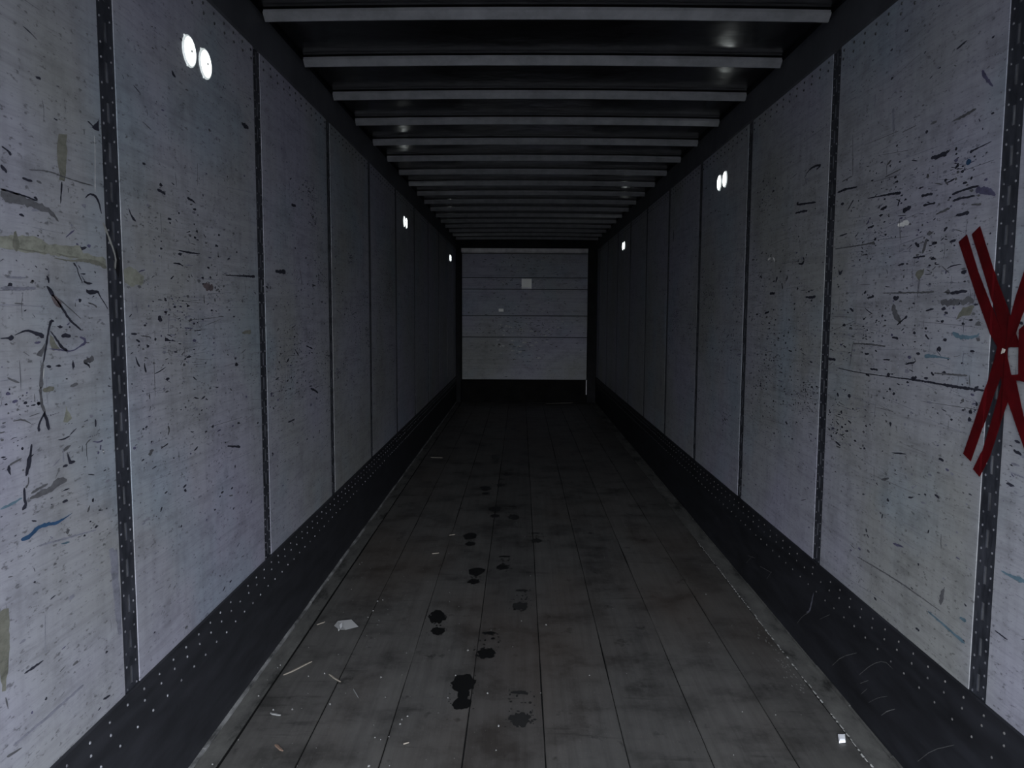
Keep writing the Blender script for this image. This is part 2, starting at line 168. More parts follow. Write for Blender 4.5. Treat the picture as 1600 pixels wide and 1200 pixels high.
# readings taken off the walls and floor, in metres: wall marks (along the wall, height, width), floor spots (x, y)
T = {
 'LM': [('grey', [(1.6893, 1.8138, 0.0168), (1.7533, 1.8108, 0.0168), (1.8223, 1.8061, 0.0135), (1.8712, 1.7991, 0.009), (1.8979, 1.7794, 0.0045)]), ('dark', [(1.6902, 1.8249, 0.0028), (1.7767, 1.8214, 0.003), (1.8185, 1.8173, 0.003)]), ('dark', [(1.8048, 1.8241, 0.0045), (1.8187, 1.8203, 0.006)]), ('dark', [(1.7484, 1.7774, 0.0042), (1.7661, 1.7754, 0.006)]), ('dark', [(1.702, 1.9171, 0.0028), (1.7184, 1.9137, 0.0028), (1.7327, 1.9056, 0.0075)]), ('dark', [(1.6945, 1.8761, 0.0056), (1.7064, 1.8701, 0.007), (1.7143, 1.8633, 0.0042)]), ('dark', [(1.7664, 1.8612, 0.0042), (1.7822, 1.8596, 0.0042), (1.803, 1.8603, 0.003)]), ('grey', [(1.7934, 1.8847, 0.0018), (1.8664, 1.895, 0.0018), (1.9176, 1.8919, 0.0022), (1.958, 1.8911, 0.0016), (2.0089, 1.8901, 0.0032), (2.0597, 1.8919, 0.0017)]), ('dark', [(2.0206, 1.8545, 0.0032), (2.0365, 1.8668, 0.0031), (2.0669, 1.8681, 0.0043), (2.0843, 1.8521, 0.0068), (2.0946, 1.823, 0.0034)]), ('dark', [(1.9191, 1.8783, 0.0048), (1.9144, 1.8528, 0.0048), (1.9094, 1.8242, 0.0019)]), ('dark', [(1.9451, 1.867, 0.0032), (1.9442, 1.8558, 0.0032)]), ('dark', [(2.0287, 2.0267, 0.0032), (2.0279, 2.0168, 0.0048)]), ('dark', [(2.0457, 2.0551, 0.0034), (2.0903, 2.0426, 0.0034)]), ('white', [(2.0765, 2.0245, 0.0017), (2.0758, 1.9779, 0.0016), (2.0676, 1.8765, 0.0017)]), ('olive', [(1.7342, 1.7389, 0.0042), (1.7306, 1.7216, 0.0135), (1.7332, 1.7005, 0.0182), (1.7373, 1.6966, 0.0084)]), ('olive', [(1.7398, 1.6997, 0.003), (1.8016, 1.6989, 0.0023), (1.8428, 1.6976, 0.0015)]), ('olive', [(1.8837, 1.7008, 0.0024), (1.9285, 1.6964, 0.0032), (1.9818, 1.6986, 0.0016)]), ('olive', [(1.8724, 1.6892, 0.0016), (1.9414, 1.6861, 0.0032), (1.9929, 1.6929, 0.0048), (2.0588, 1.6907, 0.0085), (2.1089, 1.6801, 0.0085)]), ('olive', [(1.8394, 1.717, 0.006), (1.8336, 1.706, 0.0048)]), ('dark', [(1.7965, 1.666, 0.003), (1.8033, 1.662, 0.0045)]), ('dark', [(1.8348, 1.6608, 0.0045), (1.8446, 1.6584, 0.0032)]), ('dark', [(2.0476, 1.6664, 0.0068), (2.0534, 1.6616, 0.0051)]), ('dark', [(1.7289, 1.6746, 0.0042), (1.7331, 1.6721, 0.0042)]), ('dark', [(1.9522, 1.6821, 0.0051), (1.9682, 1.6718, 0.0024), (1.9726, 1.6558, 0.0032), (1.9909, 1.6321, 0.0016)]), ('dark', [(1.9716, 1.6785, 0.0017), (1.9851, 1.6679, 0.0026)]), ('dark', [(1.9813, 1.6562, 0.0024), (2.0047, 1.6574, 0.0032)]), ('dark', [(1.9839, 1.6531, 0.0016), (2.003, 1.6359, 0.0025)]), ('dark', [(1.9943, 1.6372, 0.0051), (2.0176, 1.6332, 0.0043), (2.0358, 1.6339, 0.0017)]), ('dark', [(1.8384, 1.6444, 0.003), (1.8476, 1.6342, 0.0064), (1.8446, 1.628, 0.0032)]), ('dark', [(1.8365, 1.62, 0.003), (1.8554, 1.6054, 0.0096), (1.8648, 1.5964, 0.0064)]), ('rust', [(1.8547, 1.5977, 0.0096), (1.8741, 1.5826, 0.0176), (1.8914, 1.5703, 0.0096)]), ('dark', [(1.86, 1.5993, 0.003), (1.8941, 1.5703, 0.0048), (1.9188, 1.5434, 0.0064), (1.9506, 1.5237, 0.0048), (1.9754, 1.5118, 0.0032)]), ('grey', [(1.88, 1.592, 0.003), (1.921, 1.5705, 0.0023), (1.9749, 1.5414, 0.0016)]), ('dark', [(2.0043, 1.6161, 0.0051), (2.0157, 1.6098, 0.0119), (2.0402, 1.6121, 0.0068), (2.0589, 1.6143, 0.0068), (2.0703, 1.5993, 0.0027), (2.0913, 1.5824, 0.0026), (2.1063, 1.5669, 0.0027)]), ('grey', [(2.0106, 1.583, 0.0026), (2.0374, 1.5783, 0.0034), (2.0524, 1.5717, 0.0054)]), ('dark', [(1.9525, 1.5822, 0.0026), (1.9517, 1.5724, 0.0032)]), ('faint', [(1.6725, 1.6101, 0.0056), (1.7369, 1.6108, 0.006), (1.7947, 1.6141, 0.0045)]), ('faint', [(1.6954, 1.6346, 0.0028), (1.7615, 1.6363, 0.003)]), ('grey', [(1.7165, 1.5774, 0.0021), (1.7475, 1.5763, 0.0021)]), ('dark', [(1.7463, 1.5894, 0.0015), (1.7457, 1.5821, 0.0021)]), ('dark', [(1.778, 1.5546, 0.0015), (1.7867, 1.5456, 0.0028)]), ('dark', [(1.6634, 1.5004, 0.0021), (1.6865, 1.501, 0.0028), (1.6971, 1.4993, 0.0112), (1.7081, 1.5018, 0.0042)]), ('dark', [(1.7106, 1.506, 0.0014), (1.7333, 1.5126, 0.0021), (1.754, 1.5165, 0.0042), (1.7792, 1.5115, 0.0056), (1.8168, 1.5, 0.0105)]), ('dark', [(1.8599, 1.536, 0.0024), (1.8473, 1.5377, 0.0064), (1.8384, 1.5209, 0.0072), (1.8286, 1.4935, 0.0053), (1.8187, 1.4634, 0.0053), (1.8094, 1.4395, 0.0038)]), ('grey', [(1.8096, 1.4425, 0.0045), (1.8003, 1.4188, 0.0075), (1.7954, 1.3889, 0.0105), (1.7995, 1.3794, 0.0128)]), ('grey', [(1.7948, 1.3813, 0.0075), (1.7927, 1.3557, 0.009), (1.7983, 1.3337, 0.0075), (1.8069, 1.3188, 0.0045)]), ('white', [(1.8107, 1.4257, 0.0015), (1.8061, 1.4001, 0.0015)]), ('dark', [(1.8428, 1.5131, 0.0022), (1.8666, 1.4907, 0.0052), (1.8885, 1.4694, 0.0064), (1.9095, 1.4621, 0.0048)]), ('purple', [(1.8342, 1.4703, 0.0015), (1.8855, 1.4648, 0.0032), (1.9313, 1.4594, 0.0024), (1.9634, 1.471, 0.0024), (1.9902, 1.4782, 0.008), (1.9853, 1.49, 0.0064), (1.9653, 1.494, 0.0034)]), ('dark', [(1.8857, 1.4995, 0.0045), (1.9099, 1.5004, 0.0096), (1.9261, 1.4984, 0.0048)]), ('grey', [(1.9427, 1.4963, 0.0016), (1.9568, 1.4959, 0.0034)]), ('dark', [(1.8209, 1.4296, 0.0045), (1.8383, 1.4269, 0.0064)]), ('dark', [(1.8562, 1.4272, 0.0016), (1.8693, 1.4279, 0.0048), (1.8796, 1.4256, 0.0016)]), ('dark', [(1.9295, 1.4368, 0.0016), (1.9312, 1.4237, 0.0096), (1.9276, 1.4142, 0.0016)]), ('dark', [(1.9773, 1.4273, 0.0026), (2.0005, 1.4207, 0.004), (2.0058, 1.4119, 0.0032)]), ('grey', [(1.9774, 1.4289, 0.0096), (2.026, 1.4361, 0.0119)]), ('dark', [(1.8957, 1.3925, 0.0048), (1.9038, 1.3918, 0.0048)]), ('grey', [(1.9131, 1.3716, 0.0032), (1.9299, 1.3733, 0.0064), (1.947, 1.375, 0.0064)]), ('olive', [(1.8015, 1.3731, 0.0045), (1.8212, 1.3726, 0.012), (1.8468, 1.3748, 0.0064)]), ('grey', [(1.6793, 1.4137, 0.0028), (1.698, 1.405, 0.0045), (1.7195, 1.3987, 0.0014)]), ('grey', [(1.7386, 1.4674, 0.0015), (1.7584, 1.4575, 0.0015)]), ('grey', [(1.7698, 1.3687, 0.0023), (1.7706, 1.3491, 0.003)]), ('dark', [(1.8071, 1.3219, 0.0048), (1.7911, 1.3056, 0.0045), (1.7776, 1.2892, 0.006), (1.7815, 1.278, 0.006)]), ('dark', [(1.8044, 1.3191, 0.0075), (1.8124, 1.2949, 0.009), (1.8183, 1.2754, 0.006)]), ('grey', [(1.7469, 1.3176, 0.0014), (1.7875, 1.3213, 0.0015)]), ('dark', [(2.0191, 1.2741, 0.0026), (2.0213, 1.2635, 0.0085), (2.0205, 1.2533, 0.0034)]), ('dark', [(1.9005, 1.2499, 0.0016), (1.9323, 1.263, 0.0024)]), ('dark', [(1.9679, 1.2745, 0.0017), (1.9859, 1.277, 0.0024)]), ('grey', [(1.6906, 1.3151, 0.0028), (1.7238, 1.3149, 0.003), (1.7525, 1.3004, 0.0014)]), ('grey', [(1.6543, 1.3145, 0.0052), (1.6649, 1.3159, 0.0042)]), ('dark', [(2.0978, 1.3789, 0.0051), (2.104, 1.3731, 0.0054)]), ('dark', [(2.0895, 1.3567, 0.0054), (2.1024, 1.3537, 0.0054)]), ('dark', [(1.7509, 1.2527, 0.0045), (1.7471, 1.2353, 0.0075), (1.7358, 1.2105, 0.012), (1.7243, 1.1829, 0.0056)]), ('dark', [(1.7559, 1.2277, 0.003), (1.7439, 1.2239, 0.0045)]), ('grey', [(1.7332, 1.1795, 0.003), (1.7318, 1.1618, 0.0042), (1.7199, 1.1571, 0.0045)]), ('dark', [(1.7154, 1.1581, 0.006), (1.7157, 1.1342, 0.0075), (1.7188, 1.1155, 0.009), (1.7046, 1.1087, 0.006)]), ('grey', [(1.7121, 1.2269, 0.0028), (1.6873, 1.2229, 0.0035), (1.6697, 1.2191, 0.0042)]), ('dark', [(1.6676, 1.2196, 0.0045), (1.6667, 1.2082, 0.0084), (1.6722, 1.197, 0.003)]), ('grey', [(1.7392, 1.139, 0.0042), (1.7682, 1.1444, 0.0045), (1.8029, 1.1474, 0.006)]), ('grey', [(1.7337, 1.1283, 0.006), (1.7718, 1.1298, 0.009), (1.8167, 1.1317, 0.0105), (1.8436, 1.1447, 0.0144), (1.8806, 1.1398, 0.008)]), ('grey', [(1.8339, 1.1532, 0.0016), (1.8484, 1.1708, 0.0016)]), ('dark', [(1.8886, 1.2048, 0.0032), (1.8928, 1.1894, 0.008), (1.8976, 1.1803, 0.008), (1.9198, 1.1792, 0.0032)]), ('faint', [(1.8711, 1.2225, 0.0032), (1.8709, 1.1871, 0.0048)]), ('dark', [(1.9542, 1.2146, 0.0025), (1.9529, 1.198, 0.0032)]), ('dark', [(1.8519, 1.2465, 0.0015), (1.8728, 1.2431, 0.0032), (1.9031, 1.2479, 0.0016)]), ('dark', [(1.6441, 1.2412, 0.0028), (1.6587, 1.2399, 0.0028)]), ('dark', [(1.6314, 1.112, 0.0042), (1.6376, 1.1117, 0.0042)]), ('blue', [(1.6947, 1.043, 0.0045), (1.7171, 1.0393, 0.0105), (1.7411, 1.0474, 0.009), (1.7656, 1.0542, 0.0075), (1.7974, 1.05, 0.0075), (1.8301, 1.0425, 0.006), (1.8568, 1.0465, 0.0032), (1.8954, 1.0509, 0.0013)]), ('faint', [(1.7571, 1.0089, 0.0032), (1.8715, 0.9949, 0.004), (2.0014, 0.9774, 0.0017)]), ('teal', [(1.844, 0.9869, 0.003), (1.8787, 0.9813, 0.0032)]), ('teal', [(1.6328, 1.1287, 0.0042), (1.6755, 1.1323, 0.0045), (1.7069, 1.1363, 0.0028)]), ('dark', [(1.9865, 1.0597, 0.0017), (1.9926, 1.0599, 0.0102), (1.9931, 1.0667, 0.0034)]), ('grey', [(1.9766, 1.0501, 0.0051), (1.9634, 1.0364, 0.0068)]), ('dark', [(2.0149, 1.0281, 0.0026), (2.0367, 1.0225, 0.0017)]), ('purple', [(2.0022, 1.2166, 0.0017), (2.0326, 1.2097, 0.0034), (2.0519, 1.2118, 0.0036)]), ('purple', [(2.0414, 1.2012, 0.0102), (2.0372, 1.188, 0.0102)]), ('white', [(2.0495, 1.1823, 0.0036), (2.0557, 1.1794, 0.0036)]), ('dark', [(1.9744, 1.1346, 0.0017), (2.0041, 1.1266, 0.0026)]), ('dark', [(2.0483, 1.1278, 0.0034), (2.0614, 1.1287, 0.0054)]), ('dark', [(1.6736, 1.0566, 0.0042), (1.6803, 1.0576, 0.0042)]), ('dark', [(1.8099, 1.1097, 0.003), (1.8201, 1.1104, 0.0032)]), ('dark', [(1.8112, 1.0952, 0.003), (1.8161, 1.0924, 0.0048)]), ('dark', [(1.8625, 1.1163, 0.0024), (1.8896, 1.1165, 0.0032)]), ('dark', [(1.9555, 1.1572, 0.0034), (1.9672, 1.1565, 0.0017)]), ('faint', [(2.0554, 1.0944, 0.0054), (2.0818, 1.0957, 0.0054)]), ('dark', [(2.0513, 0.9631, 0.0017), (2.058, 0.9648, 0.0051)]), ('dark', [(1.6562, 1.0034, 0.0028), (1.6651, 1.0064, 0.0015)]), ('grey', [(1.6149, 0.7094, 0.0042), (1.621, 0.6796, 0.0028)]), ('grey', [(1.6082, 0.5767, 0.0042), (1.6336, 0.5705, 0.006), (1.6601, 0.567, 0.0015)]), ('faint', [(1.6308, 0.5888, 0.0042), (1.7723, 0.5872, 0.0064), (1.9097, 0.5912, 0.0051)]), ('faint', [(1.7676, 0.8378, 0.0015), (1.7601, 0.7459, 0.0015)]), ('dark', [(1.7343, 0.9639, 0.003), (1.7382, 0.9533, 0.0045)]), ('dark', [(1.7899, 0.8656, 0.003), (1.8107, 0.869, 0.0032)]), ('dark', [(1.9683, 0.4882, 0.0017), (1.9843, 0.4905, 0.0051)]), ('grey', [(1.8131, 0.6726, 0.0032), (1.8376, 0.6774, 0.0016)]), ('dark', [(2.5567, 1.7633, 0.0021), (2.6402, 1.7614, 0.0055), (2.7298, 1.7662, 0.0023)]), ('dark', [(2.5157, 1.7187, 0.0021), (2.5629, 1.7197, 0.0052), (2.5915, 1.713, 0.0021)]), ('dark', [(2.961, 1.7015, 0.0025), (3.1167, 1.7066, 0.0037), (3.2896, 1.7123, 0.0081)]), ('dark', [(2.4932, 1.666, 0.004), (2.5171, 1.6774, 0.004)]), ('dark', [(2.6499, 1.6883, 0.0066), (2.6595, 1.68, 0.0066)]), ('dark', [(2.9851, 1.7639, 0.0048), (3.0116, 1.7682, 0.0048)]), ('rust', [(2.7487, 1.6548, 0.0138), (2.7934, 1.6495, 0.0207), (2.8401, 1.6511, 0.0144)]), ('grey', [(2.7517, 1.6208, 0.0046), (2.755, 1.5913, 0.0092)]), ('dark', [(2.3038, 1.5202, 0.006), (2.3197, 1.5199, 0.0057)]), ('dark', [(2.3951, 1.5367, 0.0057), (2.4123, 1.5386, 0.008), (2.4248, 1.5325, 0.006)]), ('dark', [(2.2542, 1.4776, 0.0057), (2.2766, 1.4711, 0.0054)]), ('dark', [(2.4377, 1.4734, 0.008), (2.4509, 1.471, 0.0105), (2.4686, 1.4683, 0.0021), (2.5098, 1.4648, 0.0021)]), ('dark', [(2.5935, 1.4835, 0.0066), (2.6036, 1.4854, 0.0044)]), ('dark', [(2.5174, 1.4413, 0.0042), (2.5213, 1.4306, 0.0042)]), ('dark', [(2.5459, 1.4401, 0.0033), (2.5403, 1.4297, 0.0042)]), ('dark', [(2.2465, 1.4289, 0.0018), (2.2564, 1.4095, 0.0057), (2.2707, 1.3971, 0.0038)]), ('dark', [(2.2988, 1.4067, 0.0038), (2.3015, 1.3911, 0.0076), (2.3084, 1.377, 0.0057)]), ('dark', [(2.5874, 1.4057, 0.0066), (2.582, 1.3995, 0.0042)]), ('dark', [(2.3233, 1.3111, 0.0019), (2.3221, 1.2955, 0.0038)]), ('dark', [(2.319, 1.2565, 0.002), (2.3283, 1.2711, 0.0047)]), ('dark', [(2.7012, 1.2512, 0.0023), (2.7351, 1.259, 0.0069)]), ('dark', [(2.6609, 1.4949, 0.0022), (2.72, 1.4959, 0.0023)]), ('olive', [(3.121, 1.4769, 0.0078), (3.2255, 1.4797, 0.0135)]), ('grey', [(2.4383, 1.1956, 0.0063), (2.4461, 1.1798, 0.008), (2.4359, 1.1647, 0.004)]), ('dark', [(2.3845, 1.13, 0.002), (2.4338, 1.138, 0.0042)]), ('dark', [(2.9306, 1.0434, 0.005), (3.0651, 1.0174, 0.0075)]), ('dark', [(2.3646, 0.9312, 0.002), (2.3739, 0.9391, 0.008), (2.3786, 0.9441, 0.004)]), ('dark', [(2.538, 0.9607, 0.0066), (2.5574, 0.954, 0.0088)]), ('dark', [(2.8542, 0.8772, 0.0072), (2.8793, 0.8763, 0.0075)]), ('dark', [(2.7833, 0.8287, 0.0069), (2.8011, 0.8265, 0.0046)]), ('dark', [(2.6207, 2.4628, 0.0042), (2.6447, 2.4607, 0.0042)]), ('dark', [(2.5549, 2.3382, 0.0063), (2.5633, 2.3287, 0.0105), (2.5817, 2.3261, 0.0042)]), ('dark', [(2.234, 2.2297, 0.0018), (2.2438, 2.2203, 0.0045)]), ('dark', [(3.177, 2.3227, 0.0075), (3.2129, 2.3186, 0.0156), (3.2576, 2.3215, 0.0135)]), ('dark', [(2.375, 2.1691, 0.002), (2.3775, 2.1509, 0.0029)]), ('grey', [(2.3439, 2.1258, 0.0019), (2.3989, 2.1143, 0.0029)]), ('dark', [(2.4225, 1.9393, 0.006), (2.4783, 1.9341, 0.008)]), ('dark', [(2.6393, 1.9459, 0.0066), (2.6799, 1.9432, 0.0066), (2.7055, 1.936, 0.0022)]), ('dark', [(2.24, 1.8579, 0.0018), (2.26, 1.8331, 0.0072), (2.2817, 1.8247, 0.0038)]), ('dark', [(3.234, 2.4056, 0.0052), (3.2486, 2.4017, 0.0052)]), ('dark', [(2.9896, 2.4146, 0.0048), (3.0016, 2.4062, 0.0048)]), ('grey', [(2.7324, 2.0783, 0.0022), (2.7264, 2.0005, 0.0022)]), ('grey', [(2.3604, 1.4167, 0.002), (2.3594, 1.2974, 0.002)]), ('dark', [(4.1216, 1.1518, 0.007), (4.2111, 1.1324, 0.0108), (4.277, 1.1114, 0.0072)]), ('dark', [(3.8427, 1.379, 0.0032), (3.907, 1.3434, 0.0082)]), ('dark', [(3.5666, 1.749, 0.0116), (3.7221, 1.7544, 0.015)]), ('dark', [(3.8392, 2.089, 0.0093), (3.9152, 2.0932, 0.0096)]), ('dark', [(3.9608, 1.7835, 0.0033), (4.0015, 1.7036, 0.0066)]), ('dark', [(3.5835, 1.3308, 0.009), (3.6022, 1.3236, 0.0093)]), ('dark', [(3.7115, 1.3228, 0.0093), (3.7431, 1.3303, 0.0096)]), ('dark', [(3.4845, 1.1254, 0.009), (3.5023, 1.1172, 0.0087)]), ('dark', [(3.7109, 1.0251, 0.0062), (3.8177, 1.0262, 0.0066)]), ('dark', [(4.051, 1.3864, 0.0033), (4.1747, 1.3639, 0.007)]), ('white', [(6.7196, 1.7827, 0.0112), (6.7513, 1.756, 0.0112)])],
